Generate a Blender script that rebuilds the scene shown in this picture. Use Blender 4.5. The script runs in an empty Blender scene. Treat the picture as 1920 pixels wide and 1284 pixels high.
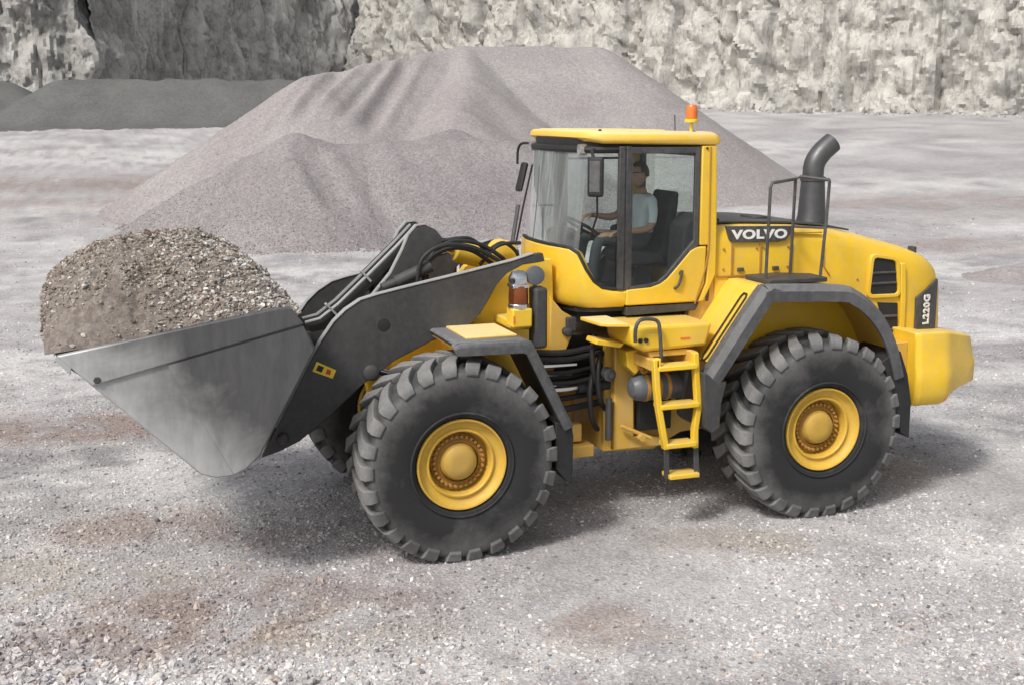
import bpy, bmesh, math, random
import numpy as np
from mathutils import Vector, Matrix, noise as mnoise

random.seed(7)
rng = np.random.default_rng(7)
R = math.radians
scene = bpy.context.scene
col = scene.collection

# ------------------------------------------------------------------ camera
CAM = (-3.078, -11.529, 3.939)
YAW, PITCH = R(19.465), R(10.535)
cd = bpy.data.cameras.new('camera')
cam = bpy.data.objects.new('camera', cd)
col.objects.link(cam)
cam.location = CAM
cam.rotation_euler = (R(90) - PITCH, 0, -YAW)
cd.sensor_width = 36.0
cd.lens = 43.3
cd.clip_start = 0.1
cd.clip_end = 3000
scene.camera = cam

# ------------------------------------------------------------------ sky and sun
SUN_EL, SUN_AZ = R(49), R(35)            # azimuth measured from -X towards -Y
to_sun = Vector((-math.cos(SUN_EL) * math.cos(SUN_AZ), -math.cos(SUN_EL) * math.sin(SUN_AZ), math.sin(SUN_EL)))
world = bpy.data.worlds.new('World')
scene.world = world
world.use_nodes = True
wn = world.node_tree
wn.nodes.clear()
sky = wn.nodes.new('ShaderNodeTexSky')
sky.sky_type = 'NISHITA'
sky.sun_disc = False
sky.sun_elevation = SUN_EL
sky.sun_rotation = math.atan2(to_sun.x, to_sun.y)
sky.air_density = 1.0
sky.dust_density = 4.0
sky.ozone_density = 0.6
hs = wn.nodes.new('ShaderNodeHueSaturation')
hs.inputs['Saturation'].default_value = 0.38
bg = wn.nodes.new('ShaderNodeBackground')
bg.inputs['Strength'].default_value = 0.145
wo = wn.nodes.new('ShaderNodeOutputWorld')
wn.links.new(sky.outputs[0], hs.inputs['Color'])
wn.links.new(hs.outputs[0], bg.inputs['Color'])
wn.links.new(bg.outputs[0], wo.inputs['Surface'])
sd = bpy.data.lights.new('sun', 'SUN')
sd.energy = 2.95
sd.angle = R(10.0)
sd.color = (1.0, 0.965, 0.91)
sun = bpy.data.objects.new('sun', sd)
col.objects.link(sun)
sun.location = (-20, -15, 30)
sun.rotation_euler = (-to_sun).to_track_quat('-Z', 'Y').to_euler()
scene.view_settings.view_transform = 'Standard'
scene.view_settings.look = 'None'
scene.view_settings.exposure = 0.0
scene.view_settings.gamma = 1.0
scene.view_settings.use_curve_mapping = False

# ------------------------------------------------------------------ materials
def new_mat(name):
    m = bpy.data.materials.new(name)
    m.use_nodes = True
    nt = m.node_tree
    b = nt.nodes['Principled BSDF']
    return m, nt, b

def N(nt, t, **kw):
    n = nt.nodes.new(t)
    for k, v in kw.items():
        setattr(n, k, v)
    return n

def ramp(nt, fac, stops):
    r = N(nt, 'ShaderNodeValToRGB')
    e = r.color_ramp.elements
    while len(e) < len(stops):
        e.new(0.5)
    for i, (p, c) in enumerate(stops):
        e[i].position = p
        e[i].color = (c[0], c[1], c[2], 1) if hasattr(c, '__len__') else (c, c, c, 1)
    nt.links.new(fac, r.inputs[0])
    return r.outputs[0]

def noise_tex(nt, scale, detail=4, rough=0.55, vec=None, dist=0.0):
    n = N(nt, 'ShaderNodeTexNoise')
    n.inputs['Scale'].default_value = scale
    n.inputs['Detail'].default_value = detail
    n.inputs['Roughness'].default_value = rough
    n.inputs['Distortion'].default_value = dist
    if vec is not None:
        nt.links.new(vec, n.inputs['Vector'])
    return n.outputs[0]

def mixc(nt, fac, a, b, mode='MIX'):
    m = N(nt, 'ShaderNodeMix', data_type='RGBA', blend_type=mode)
    for v, k in ((fac, 0), (a, 6), (b, 7)):
        if hasattr(v, 'links') or hasattr(v, 'is_linked'):
            nt.links.new(v, m.inputs[k])
        else:
            m.inputs[k].default_value = v if k == 0 else (v[0], v[1], v[2], 1)
    return m.outputs[2]

def objvec(nt, scale=(1, 1, 1), rot=(0, 0, 0), loc=(0, 0, 0)):
    g = N(nt, 'ShaderNodeNewGeometry')
    mp = N(nt, 'ShaderNodeMapping')
    mp.inputs['Scale'].default_value = scale
    mp.inputs['Rotation'].default_value = rot
    mp.inputs['Location'].default_value = loc
    nt.links.new(g.outputs['Position'], mp.inputs[0])
    return mp.outputs[0]

def bump(nt, b, h, strength=0.3, dist=0.02):
    n = N(nt, 'ShaderNodeBump')
    n.inputs['Strength'].default_value = strength
    n.inputs['Distance'].default_value = dist
    nt.links.new(h, n.inputs['Height'])
    nt.links.new(n.outputs[0], b.inputs['Normal'])

def painted(name, c, rough=0.4, dust=0.25, dustc=(0.42, 0.37, 0.31), spec=0.4, metal=0.0, coat=0.0, var=0.12, dscale=3.0, up=0.0, upc=(0.62, 0.57, 0.47)):
    """paint or plastic with uneven dust and slight blotching"""
    m, nt, b = new_mat(name)
    v = objvec(nt)
    big = noise_tex(nt, 1.7, 5, 0.6, v)
    fine = noise_tex(nt, dscale * 6, 6, 0.65, v)
    blot = ramp(nt, big, [(0.3, 1 - var), (0.7, 1 + var * 0.3)])
    base = mixc(nt, 1.0, c, blot, 'MULTIPLY')
    d1 = ramp(nt, fine, [(0.42, 0.0), (0.75, 1.0)])
    mul = N(nt, 'ShaderNodeMath', operation='MULTIPLY')
    nt.links.new(d1, mul.inputs[0])
    mul.inputs[1].default_value = dust
    grime = noise_tex(nt, 1.5, 7, 0.72, objvec(nt, (1.6, 1.6, 0.55)), 0.25)
    mg = N(nt, 'ShaderNodeMath', operation='MULTIPLY')
    nt.links.new(ramp(nt, grime, [(0.46, 0.0), (0.68, 1.0)]), mg.inputs[0])
    mg.inputs[1].default_value = min(0.6, dust * 1.5)
    final = mixc(nt, mul.outputs[0], base, dustc)
    final = mixc(nt, mg.outputs[0], final, tuple(0.55 * q + 0.45 * w for q, w in zip(dustc, c)))
    if up > 0:
        # upward faces paler: settled dust, with sky reflection put into the colour
        ge = N(nt, 'ShaderNodeNewGeometry')
        sx = N(nt, 'ShaderNodeSeparateXYZ')
        nt.links.new(ge.outputs['Normal'], sx.inputs[0])
        mu = N(nt, 'ShaderNodeMath', operation='MULTIPLY')
        nt.links.new(ramp(nt, sx.outputs['Z'], [(0.55, 0.0), (0.97, up)]), mu.inputs[0])
        nt.links.new(ramp(nt, fine, [(0.2, 0.7), (0.7, 1.0)]), mu.inputs[1])
        final = mixc(nt, mu.outputs[0], final, upc)
    nt.links.new(final, b.inputs['Base Color'])
    rr = N(nt, 'ShaderNodeMapRange')
    nt.links.new(fine, rr.inputs[0])
    rr.inputs[3].default_value = rough - 0.06
    rr.inputs[4].default_value = min(1, rough + 0.22)
    nt.links.new(rr.outputs[0], b.inputs['Roughness'])
    b.inputs['Specular IOR Level'].default_value = spec
    b.inputs['Metallic'].default_value = metal
    b.inputs['Coat Weight'].default_value = coat
    b.inputs['Coat Roughness'].default_value = 0.12
    bump(nt, b, fine, 0.04, 0.004)
    return m

M = {}
M['yellow'] = painted('yellow_paint', (0.80, 0.505, 0.018), 0.34, 0.20, coat=0.10, var=0.16, up=0.30, upc=(0.72, 0.62, 0.36))
M['yellow_dusty'] = painted('dusty_yellow_paint', (0.64, 0.38, 0.05), 0.5, 0.32)
M['yellow_rim'] = painted('rim_yellow_paint', (0.62, 0.39, 0.045), 0.45, 0.36, dustc=(0.36, 0.23, 0.10))
M['hub_cap'] = painted('hub_cap_paint', (0.50, 0.31, 0.05), 0.5, 0.45, dustc=(0.33, 0.22, 0.10))
M['hub_dirty'] = painted('oily_hub_paint', (0.42, 0.22, 0.045), 0.6, 0.35, dustc=(0.22, 0.13, 0.06))
M['roof_cream'] = painted('roof_yellow_paint', (0.80, 0.50, 0.06), 0.42, 0.2, dustc=(0.62, 0.55, 0.38), up=0.62, upc=(0.80, 0.74, 0.50))
M['charcoal'] = painted('charcoal_paint', (0.048, 0.047, 0.048), 0.48, 0.12, dustc=(0.22, 0.21, 0.20), var=0.25)
M['fender'] = painted('fender_plastic', (0.066, 0.067, 0.071), 0.5, 0.2, dustc=(0.3, 0.29, 0.28), up=0.35, upc=(0.36, 0.36, 0.37))
M['black'] = painted('black_rubber', (0.016, 0.016, 0.017), 0.55, 0.12, dustc=(0.10, 0.095, 0.09))
M['frame_grey'] = painted('dark_frame_paint', (0.05, 0.05, 0.053), 0.4, 0.12)
M['arm_edge'] = painted('pale_edge_paint', (0.33, 0.33, 0.33), 0.5, 0.3, dustc=(0.42, 0.41, 0.4))  # paler grey for top edges, pipes and clamps
M['chrome'] = painted('chrome', (0.75, 0.75, 0.76), 0.12, 0.03, metal=1.0)
M['grey_paint'] = painted('tank_grey_paint', (0.10, 0.11, 0.125), 0.35, 0.1)
M['exhaust'] = painted('exhaust_steel', (0.095, 0.095, 0.10), 0.38, 0.2, metal=0.55, dustc=(0.2, 0.19, 0.18))
M['white'] = painted('white_lettering', (0.8, 0.8, 0.78), 0.5, 0.05)
M['sticker'] = painted('yellow_sticker', (0.78, 0.55, 0.03), 0.5, 0.1)
M['red'] = painted('red_mark', (0.5, 0.05, 0.03), 0.5, 0.05)
M['orange'] = painted('orange_plastic', (0.70, 0.17, 0.025), 0.3, 0.03, coat=0.4)
M['seat'] = painted('seat_fabric', (0.028, 0.03, 0.034), 0.85, 0.05, spec=0.2)
M['skin'] = painted('skin', (0.50, 0.29, 0.20), 0.55, 0.0, var=0.06)
M['hair'] = painted('hair', (0.06, 0.045, 0.03), 0.7, 0.0)
M['shirt'] = painted('light_blue_shirt', (0.78, 0.82, 0.85), 0.8, 0.02, spec=0.2)
M['trousers'] = painted('grey_trousers', (0.085, 0.095, 0.105), 0.85, 0.04, spec=0.2)

def mat_bucket():
    m, nt, b = new_mat('worn_bucket_steel')
    v = objvec(nt)
    sx = N(nt, 'ShaderNodeSeparateXYZ')
    nt.links.new(v, sx.inputs[0])
    big = noise_tex(nt, 1.6, 5, 0.6, v, 0.5)
    s = noise_tex(nt, 2.2, 7, 0.72, objvec(nt, (5, 5, 1.1), (0, R(-28), 0)), 0.3)
    # lighter towards the heel and lip, darker towards the top hinge corner
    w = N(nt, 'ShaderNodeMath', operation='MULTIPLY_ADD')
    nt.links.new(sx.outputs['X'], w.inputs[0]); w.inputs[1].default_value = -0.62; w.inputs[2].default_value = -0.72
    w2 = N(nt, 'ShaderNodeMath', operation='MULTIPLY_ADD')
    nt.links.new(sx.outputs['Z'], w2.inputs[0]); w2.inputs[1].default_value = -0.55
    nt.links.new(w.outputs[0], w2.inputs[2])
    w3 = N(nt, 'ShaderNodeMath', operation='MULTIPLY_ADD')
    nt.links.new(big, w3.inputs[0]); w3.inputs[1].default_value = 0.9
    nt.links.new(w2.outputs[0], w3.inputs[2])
    amt = ramp(nt, w3.outputs[0], [(0.0, 0.0), (0.55, 1.0)])
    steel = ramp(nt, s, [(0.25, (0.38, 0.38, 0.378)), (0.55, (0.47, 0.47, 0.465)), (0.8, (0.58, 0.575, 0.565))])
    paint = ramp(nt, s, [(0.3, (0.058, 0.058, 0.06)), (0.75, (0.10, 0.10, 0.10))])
    nt.links.new(mixc(nt, amt, paint, steel), b.inputs['Base Color'])
    mt = N(nt, 'ShaderNodeMath', operation='MULTIPLY')
    nt.links.new(amt, mt.inputs[0]); mt.inputs[1].default_value = 0.3
    nt.links.new(mt.outputs[0], b.inputs['Metallic'])
    rr = N(nt, 'ShaderNodeMapRange')
    nt.links.new(s, rr.inputs[0])
    rr.inputs[3].default_value = 0.38
    rr.inputs[4].default_value = 0.6
    nt.links.new(rr.outputs[0], b.inputs['Roughness'])
    bump(nt, b, big, 0.06, 0.02)
    return m
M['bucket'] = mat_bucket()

def mat_tyre():
    m, nt, b = new_mat('dusty_tyre_rubber')
    v = objvec(nt)
    a = noise_tex(nt, 2.2, 6, 0.65, v)
    f = noise_tex(nt, 38, 5, 0.7, v)
    at = N(nt, 'ShaderNodeAttribute')
    at.attribute_name = 'dust'
    mm = N(nt, 'ShaderNodeMath', operation='MULTIPLY_ADD')
    nt.links.new(a, mm.inputs[0])
    mm.inputs[1].default_value = 0.9
    mm.inputs[2].default_value = -0.35
    ad = N(nt, 'ShaderNodeMath', operation='ADD', use_clamp=True)
    nt.links.new(mm.outputs[0], ad.inputs[0])
    nt.links.new(at.outputs['Fac'], ad.inputs[1])
    g = N(nt, 'ShaderNodeMath', operation='MULTIPLY')
    nt.links.new(ad.outputs[0], g.inputs[0])
    nt.links.new(ramp(nt, f, [(0.25, 0.65), (0.7, 1.0)]), g.inputs[1])
    nt.links.new(mixc(nt, g.outputs[0], (0.028, 0.028, 0.029), (0.33, 0.325, 0.32)), b.inputs['Base Color'])
    b.inputs['Roughness'].default_value = 0.82
    b.inputs['Specular IOR Level'].default_value = 0.25
    bump(nt, b, f, 0.4, 0.008)
    return m
M['tyre'] = mat_tyre()

def mat_glass(name, tint, refl=1.0, sheen=0.04, pw_=3.2):
    m = bpy.data.materials.new(name)
    m.use_nodes = True
    nt = m.node_tree
    nt.nodes.clear()
    o = N(nt, 'ShaderNodeOutputMaterial')
    t = N(nt, 'ShaderNodeBsdfTransparent')
    t.inputs[0].default_value = (*tint, 1)
    g = N(nt, 'ShaderNodeBsdfGlossy')
    g.inputs['Roughness'].default_value = 0.03
    g.inputs[0].default_value = (0.95, 0.97, 0.97, 1)
    lw = N(nt, 'ShaderNodeLayerWeight')
    lw.inputs[0].default_value = 0.5
    pw = N(nt, 'ShaderNodeMath', operation='POWER')
    nt.links.new(lw.outputs['Facing'], pw.inputs[0])
    pw.inputs[1].default_value = pw_
    ma = N(nt, 'ShaderNodeMath', operation='MULTIPLY_ADD', use_clamp=True)
    nt.links.new(pw.outputs[0], ma.inputs[0])
    ma.inputs[1].default_value = 0.9
    ma.inputs[2].default_value = 0.045 * refl
    mx = N(nt, 'ShaderNodeMixShader')
    nt.links.new(ma.outputs[0], mx.inputs[0])
    nt.links.new(t.outputs[0], mx.inputs[1])
    nt.links.new(g.outputs[0], mx.inputs[2])
    df = N(nt, 'ShaderNodeBsdfDiffuse')
    df.inputs[0].default_value = (0.72, 0.75, 0.76, 1)
    st = noise_tex(nt, 1.0, 4, 0.6, objvec(nt, (2.0, 5.0, 0.5)), 0.2)  # streaked pale layer stands in for sky reflection on the windshield
    mf = N(nt, 'ShaderNodeMixShader')
    nt.links.new(ramp(nt, st, [(0.36, sheen * 0.25), (0.62, sheen)]), mf.inputs[0])
    nt.links.new(mx.outputs[0], mf.inputs[1])
    nt.links.new(df.outputs[0], mf.inputs[2])
    nt.links.new(mf.outputs[0], o.inputs[0])
    return m
M['front_glass'] = mat_glass('sheen_windshield_glass', (0.60, 0.70, 0.69), 3.0, 0.20, 2.0)
M['glass'] = mat_glass('tinted_glass', (0.80, 0.87, 0.85), 1.0, 0.0)
M['amber'] = painted('amber_lens', (0.42, 0.13, 0.05), 0.08, 0.02, metal=0.75, var=0.5)
M['lens'] = painted('lamp_lens', (0.6, 0.6, 0.6), 0.1, 0.02, metal=0.8)

def mat_ground():
    m, nt, b = new_mat('quarry_gravel_ground')
    v = objvec(nt)
    at = N(nt, 'ShaderNodeAttribute')
    at.attribute_name = 'soil'
    fine = noise_tex(nt, 24, 6, 0.78, v)
    mid = noise_tex(nt, 2.6, 6, 0.68, v, 0.3)
    vo = N(nt, 'ShaderNodeTexVoronoi')
    vo.inputs['Scale'].default_value = 34
    nt.links.new(v, vo.inputs['Vector'])
    base = mixc(nt, 1.0, at.outputs['Color'], ramp(nt, mid, [(0.3, 0.84), (0.7, 1.12)]), 'MULTIPLY')
    base = mixc(nt, 1.0, base, ramp(nt, fine, [(0.28, 0.62), (0.5, 1.0), (0.72, 1.28)]), 'MULTIPLY')
    base = mixc(nt, 0.8, base, ramp(nt, vo.outputs['Color'], [(0.1, 0.78), (0.9, 1.18)]), 'MULTIPLY')
    nt.links.new(base, b.inputs['Base Color'])
    b.inputs['Roughness'].default_value = 0.95
    b.inputs['Specular IOR Level'].default_value = 0.15
    ad = N(nt, 'ShaderNodeMath', operation='ADD')
    nt.links.new(vo.outputs['Distance'], ad.inputs[0])
    nt.links.new(fine, ad.inputs[1])
    bump(nt, b, ad.outputs[0], 0.5, 0.025)
    return m
M['ground'] = mat_ground()

def mat_pile(name, ca, cb, cc, spk=0.25, scale=14):
    m, nt, b = new_mat(name)
    v = objvec(nt)
    a = noise_tex(nt, 0.35, 5, 0.6, v, 0.3)
    base = ramp(nt, a, [(0.3, ca), (0.52, cb), (0.72, cc)])
    f = noise_tex(nt, scale, 5, 0.8, v)
    vo = N(nt, 'ShaderNodeTexVoronoi')
    vo.inputs['Scale'].default_value = scale * 0.55
    nt.links.new(v, vo.inputs['Vector'])
    base = mixc(nt, 1.0, base, ramp(nt, f, [(0.3, 1 - spk), (0.7, 1 + spk)]), 'MULTIPLY')
    base = mixc(nt, 0.7, base, ramp(nt, vo.outputs['Color'], [(0.1, 1 - spk), (0.9, 1 + spk * 0.7)]), 'MULTIPLY')
    nt.links.new(base, b.inputs['Base Color'])
    b.inputs['Roughness'].default_value = 0.95
    b.inputs['Specular IOR Level'].default_value = 0.1
    bump(nt, b, f, 0.6, 0.035)
    return m
M['pile'] = mat_pile('pink_grey_gravel', (0.275, 0.249, 0.25), (0.31, 0.287, 0.284), (0.345, 0.325, 0.314), 0.26, 26)
M['pile_coarse'] = mat_pile('mauve_coarse_gravel', (0.232, 0.210, 0.215), (0.268, 0.247, 0.249), (0.305, 0.285, 0.276), 0.30, 27)
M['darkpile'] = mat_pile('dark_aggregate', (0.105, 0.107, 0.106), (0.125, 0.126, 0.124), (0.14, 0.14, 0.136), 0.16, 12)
M['heap'] = mat_pile('brown_grey_fill', (0.185, 0.155, 0.135), (0.23, 0.20, 0.178), (0.285, 0.262, 0.238), 0.35, 36)

def mat_cliff(name, stops, streakc, sk):
    m, nt, b = new_mat(name)
    v = objvec(nt)
    a = noise_tex(nt, 0.16, 7, 0.62, objvec(nt, (1, 1, 0.5), (0, 0.3, 0)), 1.2)
    base = ramp(nt, a, stops)
    f = noise_tex(nt, 1.5, 8, 0.72, v, 0.4)
    base = mixc(nt, 1.0, base, ramp(nt, f, [(0.30, 0.68), (0.46, 0.97), (0.72, 1.12)]), 'MULTIPLY')
    # joints: thin dark lines where the noise crosses its middle value, drawn out down the face
    cr = noise_tex(nt, 0.6, 4, 0.6, objvec(nt, (1, 1, 0.32), (0, 0.2, 0)), 0.5)
    base = mixc(nt, 1.0, base, ramp(nt, cr, [(0.47, 1.0), (0.494, 0.75), (0.50, 0.68), (0.506, 0.75), (0.53, 1.0)]), 'MULTIPLY')
    f2 = noise_tex(nt, 4.5, 6, 0.75, objvec(nt, (1, 1, 0.6)))
    base = mixc(nt, 1.0, base, ramp(nt, f2, [(0.3, 0.86), (0.7, 1.12)]), 'MULTIPLY')
    st = noise_tex(nt, 0.5, 5, 0.6, objvec(nt, (1, 1, 0.06)), 0.2)
    base = mixc(nt, ramp(nt, st, [(0.52, 0.0), (0.66, sk)]), base, streakc)
    nt.links.new(base, b.inputs['Base Color'])
    b.inputs['Roughness'].default_value = 0.95
    b.inputs['Specular IOR Level'].default_value = 0.1
    bump(nt, b, f, 0.7, 0.18)
    return m
M['cliff'] = mat_cliff('pale_limestone', [(0.30, (0.29, 0.282, 0.268)), (0.44, (0.43, 0.414, 0.384)), (0.7, (0.52, 0.50, 0.462))], (0.27, 0.27, 0.268), 0.5)
M['cliff_mid'] = mat_cliff('dimmed_limestone', [(0.30, (0.16, 0.158, 0.152)), (0.45, (0.29, 0.284, 0.27)), (0.7, (0.44, 0.43, 0.41))], (0.22, 0.22, 0.215), 0.5)  # darker copy of the limestone, dimmed like a face turned from the sun
M['cliff_dark'] = mat_cliff('shaded_stained_rock', [(0.32, (0.22, 0.22, 0.212)), (0.5, (0.33, 0.325, 0.315)), (0.7, (0.43, 0.425, 0.41))], (0.62, 0.61, 0.585), 0.6)  # grey streaked rock with part of the face's shade put into the colour

def mat_stone(name, spread=1.0):
    m, nt, b = new_mat(name)
    at = N(nt, 'ShaderNodeAttribute')
    at.attribute_name = 'tint'
    at.attribute_type = 'INSTANCER'
    f = noise_tex(nt, 30, 4, 0.7, objvec(nt))
    nt.links.new(mixc(nt, 1.0, at.outputs['Color'], ramp(nt, f, [(0.3, 0.82), (0.7, 1.12)]), 'MULTIPLY'), b.inputs['Base Color'])
    b.inputs['Roughness'].default_value = 0.92
    b.inputs['Specular IOR Level'].default_value = 0.15
    return m
M['stone'] = mat_stone('loose_stone')
M['rock_white'] = painted('pale_rock', (0.55, 0.53, 0.5), 0.9, 0.4, spec=0.1, dustc=(0.4, 0.38, 0.36))

# ------------------------------------------------------------------ mesh helpers
def tag(o, label=None, cat=None, group=None, kind=None):
    if label: o['label'] = label
    if cat: o['category'] = cat
    if group: o['group'] = group
    if kind: o['kind'] = kind
    return o

def link(name, me, mat, parent=None, angle=35):
    o = bpy.data.objects.new(name, me)
    col.objects.link(o)
    for mm in (mat if isinstance(mat, (list, tuple)) else [mat]):
        me.materials.append(M[mm] if isinstance(mm, str) else mm)
    if angle is not None:
        me.polygons.foreach_set('use_smooth', [True] * len(me.polygons))
        me.set_sharp_from_angle(angle=R(angle))
    if parent is not None:
        o.parent = parent
        if parent.type == 'EMPTY' and parent.parent is None:
            o.location = -Vector(parent.location)
    return o

def build(name, bm, mat, parent=None, bevel=0.0, angle=35, seg=2):
    bmesh.ops.recalc_face_normals(bm, faces=bm.faces[:])
    me = bpy.data.meshes.new(name)
    bm.to_mesh(me)
    bm.free()
    o = link(name, me, mat, parent, angle)
    if bevel:
        md = o.modifiers.new('bevel', 'BEVEL')
        md.width = bevel
        md.segments = seg
        md.limit_method = 'ANGLE'
        md.angle_limit = R(30)
    return o

def BM():
    return bmesh.new()

def poly3(bm, pts):
    vs = [bm.verts.new(p) for p in pts]
    return bm.faces.new(vs)

def prism(bm, xz, y0, y1):
    """polygon in the XZ plane extruded along Y"""
    a = [bm.verts.new((x, y0, z)) for x, z in xz]
    b = [bm.verts.new((x, y1, z)) for x, z in xz]
    n = len(xz)
    bm.faces.new(a)
    bm.faces.new(b[::-1])
    for i in range(n):
        j = (i + 1) % n
        bm.faces.new((a[i], b[i], b[j], a[j]))
    return bm

def prism_xy(bm, xy, z0, z1):
    a = [bm.verts.new((x, y, z0)) for x, y in xy]
    b = [bm.verts.new((x, y, z1)) for x, y in xy]
    n = len(xy)
    bm.faces.new(a[::-1])
    bm.faces.new(b)
    for i in range(n):
        j = (i + 1) % n
        bm.faces.new((a[i], a[j], b[j], b[i]))
    return bm

def ring_plate(bm, outer, inner, y0, y1):
    """frame between two outlines with the same number of points, extruded along Y"""
    n = len(outer)
    q = []
    for y in (y0, y1):
        q.append(([bm.verts.new((x, y, z)) for x, z in outer], [bm.verts.new((x, y, z)) for x, z in inner]))
    (a, ai), (b, bi) = q
    for i in range(n):
        j = (i + 1) % n
        bm.faces.new((a[i], a[j], ai[j], ai[i]))
        bm.faces.new((b[j], b[i], bi[i], bi[j]))
        bm.faces.new((a[j], a[i], b[i], b[j]))
        bm.faces.new((ai[i], ai[j], bi[j], bi[i]))
    return bm

def box(bm, x0, x1, y0, y1, z0, z1):
    return prism(bm, [(x0, z0), (x1, z0), (x1, z1), (x0, z1)], y0, y1)

def obox(bm, c, size, mat3):
    """oriented box"""
    vs = []
    for sx in (-.5, .5):
        for sy in (-.5, .5):
            for sz in (-.5, .5):
                vs.append(bm.verts.new(Vector(c) + mat3 @ Vector((sx * size[0], sy * size[1], sz * size[2]))))
    for f in ((0, 1, 3, 2), (4, 6, 7, 5), (0, 4, 5, 1), (2, 3, 7, 6), (0, 2, 6, 4), (1, 5, 7, 3)):
        bm.faces.new([vs[i] for i in f])
    return bm

def smooth_path(pts, k=6):
    """Catmull-Rom through the points"""
    P = [Vector(p) for p in pts]
    if len(P) < 3:
        return P
    out = []
    for i in range(len(P) - 1):
        p0 = P[max(i - 1, 0)]; p1 = P[i]; p2 = P[i + 1]; p3 = P[min(i + 2, len(P) - 1)]
        for j in range(k):
            t = j / k
            out.append(0.5 * ((2 * p1) + (p2 - p0) * t + (2 * p0 - 5 * p1 + 4 * p2 - p3) * t * t + (3 * p1 - p0 - 3 * p2 + p3) * t ** 3))
    out.append(P[-1])
    return out

def tube(bm, pts, r, n=10, closed=False, cap=True):
    P = [Vector(p) for p in pts]
    m = len(P)
    rr = r if hasattr(r, '__len__') else [r] * m
    rings = []
    up = None
    for i in range(m):
        if closed:
            t = P[(i + 1) % m] - P[i - 1]
        else:
            t = P[min(i + 1, m - 1)] - P[max(i - 1, 0)]
        t.normalize()
        if up is None:
            up = t.orthogonal().normalized()
        up = (up - t * up.dot(t))
        if up.length < 1e-6:
            up = t.orthogonal()
        up.normalize()
        s = t.cross(up)
        rings.append([bm.verts.new(P[i] + (up * math.cos(2 * math.pi * k / n) + s * math.sin(2 * math.pi * k / n)) * rr[i]) for k in range(n)])
    for i in range(m if closed else m - 1):
        a = rings[i]; b = rings[(i + 1) % m]
        for k in range(n):
            bm.faces.new((a[k], a[(k + 1) % n], b[(k + 1) % n], b[k]))
    if cap and not closed:
        bm.faces.new(rings[0][::-1])
        bm.faces.new(rings[-1])
    return bm

def lathe(bm, prof, c, axis='Y', n=48, close=True):
    """profile of (radius, offset along the axis) turned about the axis"""
    rings = []
    for r, h in prof:
        ring = []
        for k in range(n):
            a = 2 * math.pi * k / n
            ca, sa = math.cos(a) * r, math.sin(a) * r
            if axis == 'Y':
                p = (c[0] + ca, c[1] + h, c[2] + sa)
            elif axis == 'Z':
                p = (c[0] + ca, c[1] + sa, c[2] + h)
            else:
                p = (c[0] + h, c[1] + ca, c[2] + sa)
            ring.append(bm.verts.new(p))
        rings.append(ring)
    for i in range(len(rings) - 1):
        a, b = rings[i], rings[i + 1]
        for k in range(n):
            bm.faces.new((a[k], a[(k + 1) % n], b[(k + 1) % n], b[k]))
    if close:
        bm.faces.new(rings[0])
        bm.faces.new(rings[-1][::-1])
    return bm

def loft(bm, rings, cap=True, closed_ring=True):
    vr = [[bm.verts.new(p) for p in r] for r in rings]
    n = len(vr[0])
    for i in range(len(vr) - 1):
        for k in range(n if closed_ring else n - 1):
            bm.faces.new((vr[i][k], vr[i][(k + 1) % n], vr[i + 1][(k + 1) % n], vr[i + 1][k]))
    if cap and closed_ring:
        bm.faces.new(vr[0][::-1])
        bm.faces.new(vr[-1])
    return bm

def sheet(bm, path_a, path_b, thick):
    """bent plate between two parallel paths (lists of points) with a thickness downwards along its normal"""
    A = [Vector(p) for p in path_a]; B = [Vector(p) for p in path_b]
    nrm = []
    for i in range(len(A)):
        t = (A[min(i + 1, len(A) - 1)] - A[max(i - 1, 0)]).normalized()
        w = (B[i] - A[i]).normalized()
        n = t.cross(w).normalized()
        if n.z < 0: n = -n
        nrm.append(n * thick)
    rings = [[A[i], B[i], B[i] - nrm[i], A[i] - nrm[i]] for i in range(len(A))]
    return loft(bm, rings)

def text_mesh(name, body, size, bold, mat, parent, origin, xdir, ydir, depth=0.006, xscale=1.0):
    cu = bpy.data.curves.new(name, 'FONT')
    cu.body = body
    cu.size = size
    cu.offset = bold
    cu.extrude = depth
    cu.align_x = 'CENTER'
    cu.align_y = 'CENTER'
    cu.space_character = 1.08
    t = bpy.data.objects.new(name, cu)
    col.objects.link(t)
    dg = bpy.context.evaluated_depsgraph_get()
    me = bpy.data.meshes.new_from_object(t.evaluated_get(dg))
    bpy.data.objects.remove(t)
    xd = Vector(xdir).normalized(); yd = Vector(ydir).normalized(); zd = xd.cross(yd)
    mt = Matrix(((xd.x * xscale, yd.x, zd.x, origin[0]), (xd.y * xscale, yd.y, zd.y, origin[1]), (xd.z * xscale, yd.z, zd.z, origin[2]), (0, 0, 0, 1)))
    me.transform(mt)
    me.materials.clear()
    return link(name, me, mat, parent, None)

def empty(name, loc):
    o = bpy.data.objects.new(name, None)
    col.objects.link(o)
    o.location = loc
    o.empty_display_size = 0.3
    return o

def fbm(x, y, z=0.0, o=4):
    return mnoise.fractal(Vector((x, y, z)), 0.9, 2.1, o)

# ------------------------------------------------------------------ terrain
FW = Vector((math.sin(YAW), math.cos(YAW)))          # the yard rises away from the machine along this heading
RT = Vector((math.cos(YAW), -math.sin(YAW)))
C2 = Vector((CAM[0], CAM[1]))

def rd(x, y):
    d = Vector((x, y)) - C2
    return d.dot(RT), d.dot(FW)

def place(px, depth):
    """world x,y of a compass-like (offset, depth) spot in the yard"""
    r = (px - 960) / 2309.0 * depth
    p = C2 + FW * depth + RT * r
    return p.x, p.y

def rise(d):
    t = max(0.0, min(d, 135.0) - 30.0)
    return 0.048 * t * t / (t + 6.0) * 1.07

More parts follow.
